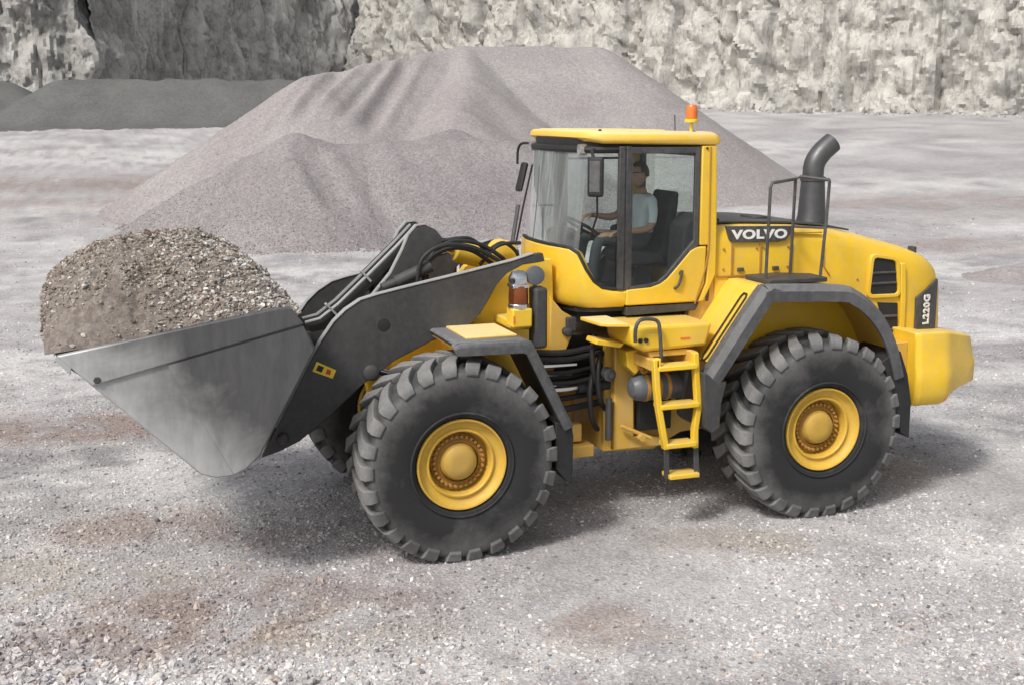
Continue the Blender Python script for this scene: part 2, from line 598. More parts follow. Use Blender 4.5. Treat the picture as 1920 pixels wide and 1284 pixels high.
def ground_z(x, y, fine=True):
    r, d = rd(x, y)
    z = rise(d)
    if fine:
        near = max(abs(x - 1.85) - 3.2, abs(y) - 1.9)
        k = max(0.0, min(1.0, near / 2.0))
        z += k * (0.09 * fbm(x * 0.22, y * 0.22, 3.1, 3) + 0.025 * fbm(x * 1.1, y * 1.1, 8.0, 3))
        z += 0.008 * fbm(x * 2.5, y * 2.5, 1.0, 2)
    return z

# soil of the yard: spots of (offset, depth, half width, half depth, kind, weight) round the machine and out to the faces
BROWN, WHITE, MAUVE, TAN = (0.245, 0.185, 0.16), (0.60, 0.59, 0.58), (0.295, 0.272, 0.276), (0.33, 0.30, 0.26)
SPOTS = [(-5.7, 15.3, 1.6, 0.9, BROWN, 1.0), (-3.6, 11.4, 0.9, 0.5, BROWN, 0.8), (-2.4, 9.5, 1.3, 0.5, BROWN, 0.9), (-4.2, 10.1, 1.2, 0.5, TAN, 0.8), (0.8, 8.95, 0.55, 0.40, BROWN, 1.0), (-2.9, 8.8, 1.0, 0.35, BROWN, 0.8),
         (2.1, 11.0, 0.8, 0.35, TAN, 0.9), (-1.3, 9.0, 1.0, 0.4, TAN, 0.5), (-4.4, 13.6, 1.6, 1.0, WHITE, 0.8), (-6.9, 18.6, 3.0, 2.0, WHITE, 0.7), (-0.2, 8.3, 1.0, 0.5, WHITE, 0.6), (1.9, 8.7, 1.3, 0.5, WHITE, 0.6),
         (4.9, 11.0, 1.3, 0.6, WHITE, 0.7), (-1.5, 8.2, 0.8, 0.3, WHITE, 0.6), (-1.8, 11.2, 1.2, 0.6, MAUVE, 0.8), (0.0, 10.2, 1.4, 0.6, MAUVE, 0.7), (0.7, 11.2, 0.9, 0.4, MAUVE, 0.7), (-0.6, 9.5, 0.8, 0.4, MAUVE, 0.5), (-3.7, 8.5, 0.6, 0.35, MAUVE, 1.0),
         (3.4, 9.4, 1.0, 0.6, MAUVE, 0.5), (3.2, 13.2, 2.5, 0.5, MAUVE, 0.35),
         (-18.0, 53.0, 5.5, 3.0, BROWN, 0.85), (-15.0, 46.0, 5.0, 1.8, BROWN, 0.8), (-17.5, 38.0, 3.0, 1.5, MAUVE, 0.6), (17.0, 47.0, 7.0, 2.4, BROWN, 0.7), (13.5, 36.0, 5.0, 1.8, BROWN, 0.7), (12.0, 26.5, 3.0, 1.4, MAUVE, 0.8),
         (22.0, 62.0, 9.0, 3.0, MAUVE, 0.6), (12.0, 75.0, 9.0, 4.0, WHITE, 0.6), (25.0, 86.0, 14.0, 5.0, MAUVE, 0.4), (9.0, 31.0, 6.0, 1.6, WHITE, 0.7), (14.0, 54.0, 8.0, 1.8, WHITE, 0.8), (-22.0, 66.0, 12.0, 5.0, WHITE, 0.6),
         (-9.5, 30.0, 5.0, 2.5, WHITE, 0.6), (-3.5, 30.0, 4.0, 2.5, WHITE, 0.5), (5.0, 22.0, 5.0, 1.5, WHITE, 0.5), (9.5, 18.0, 3.0, 1.6, WHITE, 0.6), (7.2, 15.2, 2.2, 1.0, WHITE, 0.4)]
# worn lanes: bowed tracks crossing the yard
LANES = [(-60, 40, 0.004, 70, 1.3, WHITE, 0.7), (-10, 41, 0.006, 80, 1.0, BROWN, 0.35), (0, 24.5, 0.010, 60, 0.8, WHITE, 0.7), (0, 27.5, 0.010, 60, 0.7, MAUVE, 0.5), (4, 33, 0.02, 60, 0.9, WHITE, 0.7), (0, 58, 0.002, 90, 1.8, MAUVE, 0.5), (0, 17.0, 0.012, 40, 0.6, MAUVE, 0.45)]

def soil(x, y):
    r, d = rd(x, y)
    n1 = fbm(x * 0.22, y * 0.22, 31.0, 4)
    n2 = fbm(x * 0.75, y * 0.75, 37.0, 4)
    n3 = fbm(x * 2.2, y * 2.2, 41.0, 4)
    c = Vector((0.415, 0.405, 0.407)) * (1.0 + 0.30 * n1 + 0.24 * n2 + 0.16 * n3)
    t = fbm(x * 0.33 + 9, y * 0.33, 50.0, 3)
    c = c.lerp(Vector(MAUVE), max(0.0, min(0.55, 0.05 + 0.9 * t)))
    if d < 5 or d > 130:
        return c
    for (sr, sd_, wr, wd, k, w) in SPOTS:
        e = ((r - sr) / wr) ** 2 + ((d - sd_) / wd) ** 2
        if e < 5:
            g = math.exp(-e * 0.8) + (0.9 * n2 + 0.95 * n3) * math.exp(-e * 0.35) + 0.2 * n1
            g = max(0.0, min(1.0, (g - 0.28) / 0.6))
            c = c.lerp(Vector(k), min(1.0, g * w * (0.78 if k in (BROWN, TAN) else 0.7)))
    for (lr, ld, bow, ext, lw, k, w) in LANES:
        dist = d - (ld + bow * (r - lr) ** 2 * 0.5 + 2.2 * mnoise.noise(Vector((r * 0.045, ld, 0))))
        lw2 = lw * (1 + d / 60)
        if abs(dist) < 3 * lw2:
            g = math.exp(-(dist / lw2) ** 2) * (0.6 + 1.0 * n2 + 0.9 * n1)
            c = c.lerp(Vector(k), max(0.0, min(1.0, g)) * w * 0.65)
    return c

def axis_steps(lo, hi, c0, c1, s0, grow):
    a = list(np.arange(c0, c1, s0))
    s = s0; v = c1
    while v < hi:
        a.append(v); s *= grow; v += s
    a.append(hi)
    s = s0; v = c0 - s0
    while v > lo:
        a.insert(0, v); s *= grow; v -= s
    a.insert(0, lo)
    return a

def make_ground():
    xs = axis_steps(-700, 900, -10, 12, 0.13, 1.045)
    ys = axis_steps(-400, 900, -10, 9, 0.13, 1.035)
    vs = [(x, y, ground_z(x, y)) for y in ys for x in xs]
    nx = len(xs)
    fs = [(j * nx + i, j * nx + i + 1, (j + 1) * nx + i + 1, (j + 1) * nx + i) for j in range(len(ys) - 1) for i in range(nx - 1)]
    me = bpy.data.meshes.new('ground')
    me.from_pydata(vs, [], fs)
    at = me.attributes.new('soil', 'FLOAT_COLOR', 'POINT')
    cv = np.ones((len(vs), 4), dtype=np.float32)
    for i, q in enumerate(vs):
        cv[i, :3] = soil(q[0], q[1])
    at.data.foreach_set('color', cv.ravel())
    o = link('ground', me, 'ground', None, 180)
    return tag(o, kind='structure')
make_ground()

# ------------------------------------------------------------------ quarry faces
def cliff(name, plan, height, mat, label, amp=1.0, zstep=0.26, sstep=0.27, seed=0.0):
    pts = [Vector((*place(px, d), 0)) for px, d in plan]
    segs = []
    for i in range(len(pts) - 1):
        L = (pts[i + 1] - pts[i]).length
        n = max(2, int(L / sstep))
        for k in range(n):
            segs.append(pts[i].lerp(pts[i + 1], k / n))
    segs.append(pts[-1])
    sm = []
    for i in range(len(segs)):
        a = segs[max(0, i - 4):i + 5]
        sm.append(sum(a, Vector()) / len(a))
    zs = list(np.arange(-2.0, 17.0, zstep)) + list(np.arange(17.0, height, 1.2)) + [height]
    verts = []
    s = 0.0
    for i, p in enumerate(sm):
        if i: s += (p - sm[i - 1]).length
        t = (sm[min(i + 1, len(sm) - 1)] - sm[max(i - 1, 0)]).normalized()
        nrm = Vector((t.y, -t.x, 0))                    # towards the yard
        r, d = rd(p.x, p.y)
        zb = rise(d)
        for z in zs:
            u = s + seed
            sl = u * 0.8 + z * 0.45                     # beds dip across the face
            # broken rock: every joint block keeps its own offset and tilt
            wu = u + 0.9 * fbm(u * 0.35, z * 0.35, seed + 5, 2)
            wz = z + 0.7 * fbm(u * 0.4, z * 0.4, seed + 9, 2)
            q = mnoise.turbulence(Vector((u * 0.10, z * 0.07, seed)), 3, True) * 2.2
            c = c2 = 0.0
            for (fu, fz, dip, am, k9) in ((0.30, 0.13, 0.35, 0.85, 1.0), (0.85, 0.36, 0.6, 0.46, 5.0), (2.0, 0.85, 0.5, 0.20, 9.0)):
                a_ = Vector(((wu + dip * wz) * fu, wz * fz, seed + k9))
                dd, pp = mnoise.voronoi(a_)
                w_ = 0.5 + 0.5 * min(1.0, (dd[1] - dd[0]) / 0.22)
                for pt, ww in ((pp[0], w_), (pp[1], 1 - w_)):
                    h0 = mnoise.noise(pt * 5.3 + Vector((k9, 0, 0)))
                    h1 = mnoise.noise(pt * 3.1 + Vector((0, k9, 0)))
                    dv = a_ - pt
                    c += 0.8 * ww * am * (h0 + 1.1 * h1 * dv.x + 0.8 * h0 * dv.y)
                c -= am * 0.5 * max(0.0, 0.10 - (dd[1] - dd[0])) / 0.10 * (0.5 + h0)
            f = fbm(sl * 0.55, z * 0.35, seed, 6) * 0.55 + 0.22 * fbm(u * 2.6, z * 0.9, seed + 3, 3) + 1.1 * abs(mnoise.noise(Vector((wu * 0.55, wz * 0.10, seed + 30)))) + 0.55 * abs(mnoise.noise(Vector((wu * 1.5 + 0.5 * wz, wz * 0.30, seed + 33))))
            g = -1.2 * max(0.0, 0.16 - abs(fbm(u * 0.16, z * 0.035, seed + 20, 2))) * 5.0   # steep clefts
            off = amp * (q + c + c2 + f + g) - 1.0
            talus = max(0.0, 1.6 - z) * 0.9 * (0.6 + 0.6 * mnoise.noise(Vector((u * 0.35, 0, seed)))) if z < 1.6 else 0.0
            off += talus - 0.10 * z
            verts.append((p.x + nrm.x * off, p.y + nrm.y * off, zb + z))
    nz = len(zs)
    # closed slab: a back face far behind gives the wall its mass
    nb = len(verts)
    back = []
    for i, p in enumerate(sm):
        t = (sm[min(i + 1, len(sm) - 1)] - sm[max(i - 1, 0)]).normalized()
        nrm = Vector((t.y, -t.x, 0))
        r, d = rd(p.x, p.y)
        back.append((p.x - nrm.x * 14, p.y - nrm.y * 14, rise(d) + height))
    verts += back
    fs = [(i * nz + k, i * nz + k + 1, (i + 1) * nz + k + 1, (i + 1) * nz + k) for i in range(len(sm) - 1) for k in range(nz - 1)]
    fs += [(i * nz + nz - 1, nb + i, nb + i + 1, (i + 1) * nz + nz - 1) for i in range(len(sm) - 1)]
    me = bpy.data.meshes.new(name)
    me.from_pydata(verts, [], fs)
    o = link(name, me, mat, None, 32)
    tag(o, label, 'cliff')
    return o
cliff('quarry_cliff', [(-900, 104), (-300, 108), (60, 110), (190, 112), (225, 117), (215, 126)], 46, 'cliff_mid',
      'pale sunlit quarry face at the left edge, behind the dark piles', seed=3.0)
tr_ = cliff('quarry_terrain', [(-3600, 70), (-2400, 84), (-1500, 98), (-860, 107)], 46, 'cliff_mid', 'x', seed=140.0, sstep=0.6, zstep=0.5)
del tr_['label'], tr_['category']
tr_['kind'] = 'structure'
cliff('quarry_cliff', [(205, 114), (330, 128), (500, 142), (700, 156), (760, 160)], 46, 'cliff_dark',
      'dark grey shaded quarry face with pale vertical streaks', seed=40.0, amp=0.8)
cliff('quarry_cliff', [(650, 153), (760, 146), (1000, 134), (1250, 124), (1500, 115), (1950, 108), (2600, 100), (3400, 92)], 46, 'cliff',
      'long pale sunlit quarry face rising behind the yard on the right', seed=90.0)

# ------------------------------------------------------------------ stockpiles
def pile(name, ridges, slope, label, mat, step, toe=0.55, gullies=(), rough=0.12, seed=0.0, margin=3.0):
    """ridges: list of polylines of (x, y, z); the surface falls off them at the angle of repose"""
    segs = []
    for rl in ridges:
        P = [Vector(p) for p in rl]
        if len(P) == 1:
            segs.append((P[0], P[0]))
        for i in range(len(P) - 1):
            segs.append((P[i], P[i + 1]))
    allp = [p for s in segs for p in s]
    hm = max(p.z for p in allp)
    run = hm / slope + margin
    x0 = min(p.x for p in allp) - run; x1 = max(p.x for p in allp) + run
    y0 = min(p.y for p in allp) - run; y1 = max(p.y for p in allp) + run
    xs = np.arange(x0, x1 + step, step); ys = np.arange(y0, y1 + step, step)
    X, Y = np.meshgrid(xs, ys)
    H = np.full(X.shape, -1e3)
    for a, b in segs:
        dx, dy = b.x - a.x, b.y - a.y
        L2 = dx * dx + dy * dy
        t = np.clip(((X - a.x) * dx + (Y - a.y) * dy) / L2, 0, 1) if L2 > 0 else np.zeros_like(X)
        dist = np.hypot(X - a.x - t * dx, Y - a.y - t * dy)
        h = a.z + t * (b.z - a.z) - slope * (np.sqrt(dist * dist + 0.12) - 0.346)
        k = 0.07
        H = np.where(H < -500, h, np.maximum(H, h) + k * np.log1p(np.exp(-np.abs(H - h) / k)) * 0.6)
    for (ga, gb, w, dpt) in gullies:
        dx, dy = gb[0] - ga[0], gb[1] - ga[1]
        L2 = dx * dx + dy * dy
        t = np.clip(((X - ga[0]) * dx + (Y - ga[1]) * dy) / L2, 0, 1)
        dist = np.hypot(X - ga[0] - t * dx, Y - ga[1] - t * dy)
        H -= dpt * np.exp(-(dist / w) ** 4) * np.clip(t * 6, 0.3, 1) * np.clip((1 - t) * 4, 0, 1)
    vs = []; keep = {}
    ny, nx = X.shape
    G = np.zeros(X.shape)
    for j in range(ny):
        for i in range(nx):
            x, y = float(X[j, i]), float(Y[j, i])
            g = ground_z(x, y)
            h = H[j, i]
            if h > g - 0.6:
                h += rough * fbm(x * 0.45, y * 0.45, seed, 4) + 0.35 * rough * fbm(x * 1.9, y * 1.9, seed + 4, 3)
            e = h - g
            # softened toe where the slope meets the yard
            if e < toe:
                h = g + (toe * math.exp((e - toe) / toe) if e > -4 * toe else 0.0) - 0.02 - (0.1 if e < -3 * toe else 0)
            H[j, i] = h
            G[j, i] = g
            if h > g - 0.015:
                keep[(j, i)] = 1
    idx = {}
    fs = []
    for j in range(ny - 1):
        for i in range(nx - 1):
            c = [(j, i), (j, i + 1), (j + 1, i + 1), (j + 1, i)]
            if any(q in keep for q in c):
                f = []
                for q in c:
                    if q not in idx:
                        idx[q] = len(vs)
                        vs.append((float(X[q]), float(Y[q]), float(H[q])))
                    f.append(idx[q])
                fs.append(f)
    me = bpy.data.meshes.new(name)
    me.from_pydata(vs, [], fs)
    o = link(name, me, mat, None, 180)
    return tag(o, label, 'gravel pile')

def P3(px, depth, py):
    """a ridge point of a pile seen at that bearing, depth and sight angle"""
    x, y = place(px, depth)
    return (x, y, CAM[2] + depth * (212.6 - py) / 2309.0)

gl = [(place(660, 47.8), place(552, 43.0), 0.30, 0.30), (place(742, 49.6), place(632, 43.4), 0.17, 0.16),
      (place(778, 50.2), place(678, 43.4), 0.28, 0.34), (place(612, 46.6), place(480, 42.0), 0.2, 0.12),
      (place(690, 48.4), place(585, 43.2), 0.16, -0.08), (place(808, 50.6), place(708, 43.5), 0.18, -0.10)]
main_pile = pile('gravel_pile', [[P3(590, 46.0, 146), P3(700, 48.6, 124), P3(800, 50.6, 106), P3(870, 52, 95), P3(1000, 53.2, 93), P3(1118, 53.8, 95)],
                     [P3(872, 51.4, 100), P3(880, 47.8, 150), P3(862, 44.6, 204)],
                     [P3(1150, 62, 205), P3(1260, 64, 208)]],
     0.665, 'tall flat-topped stockpile of pinkish grey gravel with slide grooves, behind the loader', 'pile', 0.115, gullies=gl, seed=2.0, toe=0.10, rough=0.05)
front_mound = pile('gravel_pile', [[P3(563, 39.6, 248), P3(600, 39.9, 262), P3(640, 40.2, 270), P3(720, 40.4, 266), P3(800, 40.9, 262), P3(850, 42.4, 240)], [P3(800, 40.9, 262), P3(950, 42, 262), P3(1060, 43, 290)], [P3(400, 40.2, 330), P3(480, 39.9, 290), P3(563, 39.6, 248)]],
     0.665, 'lower mound of coarse mauve gravel against the front of the tall stockpile', 'pile_coarse', 0.14, seed=5.0, toe=0.12, rough=0.09,
     gullies=[(place(575, 39.3), place(650, 36.2), 0.5, 0.22), (place(700, 40), place(720, 36.5), 0.4, 0.10), (place(480, 39.3), place(420, 36.5), 0.4, 0.12)])
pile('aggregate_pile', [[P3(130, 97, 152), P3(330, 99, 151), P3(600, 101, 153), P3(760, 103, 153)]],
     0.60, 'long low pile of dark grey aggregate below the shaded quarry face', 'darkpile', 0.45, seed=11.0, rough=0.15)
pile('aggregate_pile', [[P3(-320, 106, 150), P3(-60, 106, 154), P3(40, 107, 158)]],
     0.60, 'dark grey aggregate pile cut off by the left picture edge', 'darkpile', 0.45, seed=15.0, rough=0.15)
pile('gravel_pile', [[P3(1905, 30, 500), P3(2060, 31, 470)]],
     0.55, 'low gravel mound cut off by the right picture edge', 'pile', 0.12, seed=21.0, toe=0.2)

# ------------------------------------------------------------------ loose stones
def stone_nodes():
    ng = bpy.data.node_groups.new('stone_scatter', 'GeometryNodeTree')
    ng.interface.new_socket('Geometry', in_out='INPUT', socket_type='NodeSocketGeometry')
    ng.interface.new_socket('Geometry', in_out='OUTPUT', socket_type='NodeSocketGeometry')
    gi = ng.nodes.new('NodeGroupInput'); go = ng.nodes.new('NodeGroupOutput')
    toinst = ng.nodes.new('GeometryNodeGeometryToInstance')
    for k in range(5):
        ico = ng.nodes.new('GeometryNodeMeshIcoSphere')
        ico.inputs['Radius'].default_value = 1.0
        ico.inputs['Subdivisions'].default_value = 2 if k < 2 else 1
        sp = ng.nodes.new('GeometryNodeSetPosition')
        pos = ng.nodes.new('GeometryNodeInputPosition')
        nz = ng.nodes.new('ShaderNodeTexNoise')
        nz.noise_dimensions = '4D'
        nz.inputs['W'].default_value = 3.7 * k + 1
        nz.inputs['Scale'].default_value = 1.1
        nz.inputs['Detail'].default_value = 2.0
        sub = ng.nodes.new('ShaderNodeVectorMath'); sub.operation = 'SUBTRACT'
        sub.inputs[1].default_value = (0.5, 0.5, 0.5)
        sc = ng.nodes.new('ShaderNodeVectorMath'); sc.operation = 'MULTIPLY'
        sc.inputs[1].default_value = (2.6, 2.6, 2.2)
        ng.links.new(pos.outputs[0], nz.inputs['Vector'])
        ng.links.new(nz.outputs['Color'], sub.inputs[0])
        ng.links.new(sub.outputs[0], sc.inputs[0])
        ng.links.new(ico.outputs['Mesh'], sp.inputs['Geometry'])
        ng.links.new(sc.outputs[0], sp.inputs['Offset'])
        tr = ng.nodes.new('GeometryNodeTransform')
        tr.inputs['Scale'].default_value = ((1.0, 0.8, 0.55), (1.1, 0.7, 0.65), (0.9, 0.9, 0.5), (1.2, 0.75, 0.6), (0.85, 0.8, 0.8))[k]
        ng.links.new(sp.outputs[0], tr.inputs['Geometry'])
        ss = ng.nodes.new('GeometryNodeSetMaterial')
        ss.inputs['Material'].default_value = M['stone']
        ng.links.new(tr.outputs[0], ss.inputs['Geometry'])
        ng.links.new(ss.outputs[0], toinst.inputs[0])
    iop = ng.nodes.new('GeometryNodeInstanceOnPoints')
    iop.inputs['Pick Instance'].default_value = True
    m2p = ng.nodes.new('GeometryNodeMeshToPoints')
    ng.links.new(gi.outputs[0], m2p.inputs['Mesh'])
    ng.links.new(m2p.outputs[0], iop.inputs['Points'])
    ng.links.new(toinst.outputs[0], iop.inputs['Instance'])
    def attr(name, typ):
        a = ng.nodes.new('GeometryNodeInputNamedAttribute')
        a.data_type = typ
        a.inputs['Name'].default_value = name
        return a.outputs['Attribute']
    e2r = ng.nodes.new('FunctionNodeEulerToRotation')
    ng.links.new(attr('spin', 'FLOAT_VECTOR'), e2r.inputs[0])
    ng.links.new(e2r.outputs[0], iop.inputs['Rotation'])
    ng.links.new(attr('size', 'FLOAT'), iop.inputs['Scale'])
    ng.links.new(iop.outputs[0], go.inputs[0])
    return ng
STONES = stone_nodes()

def scatter(name, pts, sizes, tints, parent=None):
    me = bpy.data.meshes.new(name)
    n = len(pts)
    me.from_pydata([tuple(p) for p in pts], [], [])
    a = me.attributes.new('size', 'FLOAT', 'POINT')
    a.data.foreach_set('value', np.asarray(sizes, dtype=np.float32))
    a = me.attributes.new('spin', 'FLOAT_VECTOR', 'POINT')
    sp = np.stack([rng.normal(0, 0.45, n), rng.normal(0, 0.45, n), rng.uniform(0, 6.28, n)], -1).astype(np.float32)
    a.data.foreach_set('vector', sp.ravel())
    a = me.attributes.new('tint', 'FLOAT_COLOR', 'POINT')
    tc = np.concatenate([np.asarray(tints), np.ones((n, 1))], 1).astype(np.float32)
    a.data.foreach_set('color', tc.ravel())
    o = bpy.data.objects.new(name, me)
    col.objects.link(o)
    me.materials.append(M['stone'])
    md = o.modifiers.new('stones', 'NODES')
    md.node_group = STONES
    if parent is not None:
        o.parent = parent
    return o

def stone_tints(n, pal, w):
    pal = np.array(pal); k = rng.choice(len(pal), n, p=np.array(w) / sum(w))
    return np.clip(pal[k] * rng.uniform(0.78, 1.22, (n, 1)), 0.02, 0.8)

PAL = [(0.46, 0.445, 0.44), (0.56, 0.545, 0.52), (0.34, 0.32, 0.325), (0.42, 0.36, 0.32), (0.68, 0.665, 0.64), (0.20, 0.19, 0.195)]
def pile_stones(o, n, smin, smax, pal, w):
    me = o.data
    vs = np.empty(len(me.vertices) * 3, dtype=np.float32)
    me.vertices.foreach_get('co', vs)
    vs = vs.reshape(-1, 3)
    # coarser stone gathers low on the slope
    zr = (vs[:, 2] - vs[:, 2].min()) / (vs[:, 2].max() - vs[:, 2].min())
    pr = 1.3 - zr
    q = np.empty(len(me.loops), dtype=np.int32)
    me.loops.foreach_get('vertex_index', q)
    q = q.reshape(-1, 4)
    fp = pr[q[:, 0]]
    f = rng.choice(len(q), n, p=fp / fp.sum())
    k = q[f, 0]
    a, b = rng.uniform(0, 1, (n, 1)), rng.uniform(0, 1, (n, 1))
    p = (vs[q[f, 0]] * (1 - a) + vs[q[f, 1]] * a) * (1 - b) + (vs[q[f, 3]] * (1 - a) + vs[q[f, 2]] * a) * b
    sz = smin + (smax - smin) * rng.uniform(0, 1, n) ** 3 * (1.35 - zr[k])
    g = scatter('loose_stones', p, sz, stone_tints(n, pal, w), o)
    g['kind'] = 'stuff'
pile_stones(front_mound, 42000, 0.012, 0.034, [(0.30, 0.278, 0.28), (0.36, 0.338, 0.334), (0.25, 0.228, 0.234)], [3, 2, 1.5])
pile_stones(main_pile, 20000, 0.012, 0.030, [(0.33, 0.308, 0.305), (0.38, 0.36, 0.35), (0.29, 0.268, 0.268)], [3, 2, 1.5])

def yard_gravel():
    pts = []; sizes = []
    for lo, hi, dens, smin, smax in ((6.5, 9.5, 1300, 0.006, 0.026), (9.5, 12.5, 900, 0.007, 0.023), (12.5, 17, 420, 0.008, 0.022), (17, 26, 60, 0.011, 0.028), (26, 42, 6, 0.02, 0.04)):
        w0 = 0.50
        area = (hi * hi - lo * lo) * w0 * 1.15
        n = int(area * dens)
        d = np.sqrt(rng.uniform(lo * lo, hi * hi, n))
        r = rng.uniform(-1, 1, n) * d * w0 * 1.15
        for dd, r0 in zip(d, r):
            x = C2.x + FW.x * dd + RT.x * r0; y = C2.y + FW.y * dd + RT.y * r0
            k = fbm(x * 0.28, y * 0.28, 4.4, 3) + 0.5 * fbm(x * 0.9, y * 0.9, 6.0, 2)      # bare and stony patches
            # compacted lane where the machine has driven
            lane = math.exp(-((y + 1.6) / 1.2) ** 2) * 0.55 if x > 0.5 else 0.0
            left = 0.35 if (r0 < -0.5 and dd < 12) else 0.0
            corner = math.exp(-((r0 + 3.6) / 0.9) ** 2 - ((dd - 8.3) / 0.42) ** 2) + 0.45 * math.exp(-((r0 + 2.3) / 1.5) ** 2 - ((dd - 8.1) / 0.3) ** 2)
            prob = 0.74 + 0.6 * k + left - lane
            if random.random() > prob:
                continue
            s = smin + (smax - smin) * random.random() ** 3.4
            if left and random.random() < 0.02:
                s *= 1.9
            if random.random() < corner * 0.35:
                s = 0.016 + 0.026 * random.random()
            pts.append((x, y, ground_z(x, y) + s * 0.12))
            sizes.append(s)
    tn = stone_tints(len(pts), PAL, [5, 2.2, 3.0, 1.2, 0.45, 0.9])
    so = np.array([tuple(soil(p[0], p[1])) for p in pts])
    tn = np.clip(tn * (so / np.array([0.415, 0.404, 0.402])) ** 0.9, 0.02, 0.75)
    o = scatter('gravel', pts, sizes, tn)
    tag(o, 'loose grey and beige crushed stone strewn over the yard', 'gravel', kind='stuff')
yard_gravel()

def toe_rubble():
    pts = []; sz = []
    plan = [(650, 153), (760, 146), (1000, 134), (1250, 124), (1500, 115), (1950, 108), (2300, 104)]
    for k in range(900):
        i = random.randrange(len(plan) - 1)
        t = random.random()
        px = plan[i][0] + (plan[i + 1][0] - plan[i][0]) * t; d = plan[i][1] + (plan[i + 1][1] - plan[i][1]) * t
        dd = d - 0.4 - 4.5 * random.random() ** 1.6
        x, y = place(px, dd)
        s_ = 0.08 + 0.5 * random.random() ** 4
        pts.append((x, y, ground_z(x, y) + s_ * 0.2)); sz.append(s_)
    o = scatter('rubble', pts, sz, stone_tints(len(pts), [(0.40, 0.385, 0.365), (0.46, 0.445, 0.42), (0.30, 0.29, 0.275)], [3, 2, 2]))
    tag(o, 'broken rock rubble along the foot of the pale quarry face', 'rubble', kind='stuff')
    pts = []; sz = []
    for k in range(2600):
        px = random.uniform(230, 1010)
        t = (px - 230) / 780
        d0 = 39.5 - 4.6 * math.sin(min(1.0, t * 2.2) * math.pi / 2) + 2.6 * max(0, t - 0.4)
        x, y = place(px, d0 - 0.1 + random.gauss(0, 0.45))
        s_ = 0.018 + 0.055 * random.random() ** 3
        pts.append((x, y, ground_z(x, y) + s_ * 0.15)); sz.append(s_)
    o = scatter('rolled_stones', pts, sz, stone_tints(len(pts), [(0.33, 0.30, 0.305), (0.42, 0.395, 0.39), (0.24, 0.215, 0.22)], [3, 2, 2]))
    tag(o, 'stones that rolled to the foot of the mauve gravel mound', 'stones', kind='stuff')
toe_rubble()

def rock(name, x, y, r, seed, label, flat=0.7):
    bm = BM()
    bmesh.ops.create_icosphere(bm, subdivisions=3, radius=1.0)
    for v in bm.verts:
        p = v.co.copy()
        k = 1 + 0.35 * mnoise.noise(p * 0.9 + Vector((seed, 0, 0))) + 0.12 * mnoise.cell(p * 2.2 + Vector((seed, 3, 0)))
        v.co = Vector((p.x * k * r, p.y * k * r * 0.8, p.z * k * r * flat))
    o = build(name, bm, 'rock_white', None, 0, 25)
    o.location = (x, y, ground_z(x, y) + r * flat * 0.45)
    tag(o, label, 'rock')
rock('rock', *place(595, 35.1), 0.10, 1.0, 'small white rock alone at the foot of the big gravel pile')
rock('rock', *place(250, 8.18), 0.045, 5.0, 'pale rounded stone at the bottom edge, lower left corner of the yard')

# ------------------------------------------------------------------ wheel loader
L = empty('wheel_loader', (1.85, 0, 0))
tag(L, 'yellow wheel loader with a raised full bucket, facing left', 'wheel loader')
RW, ZC, YT, TW, WB = 0.93, 0.897, 1.545, 0.72, 3.70

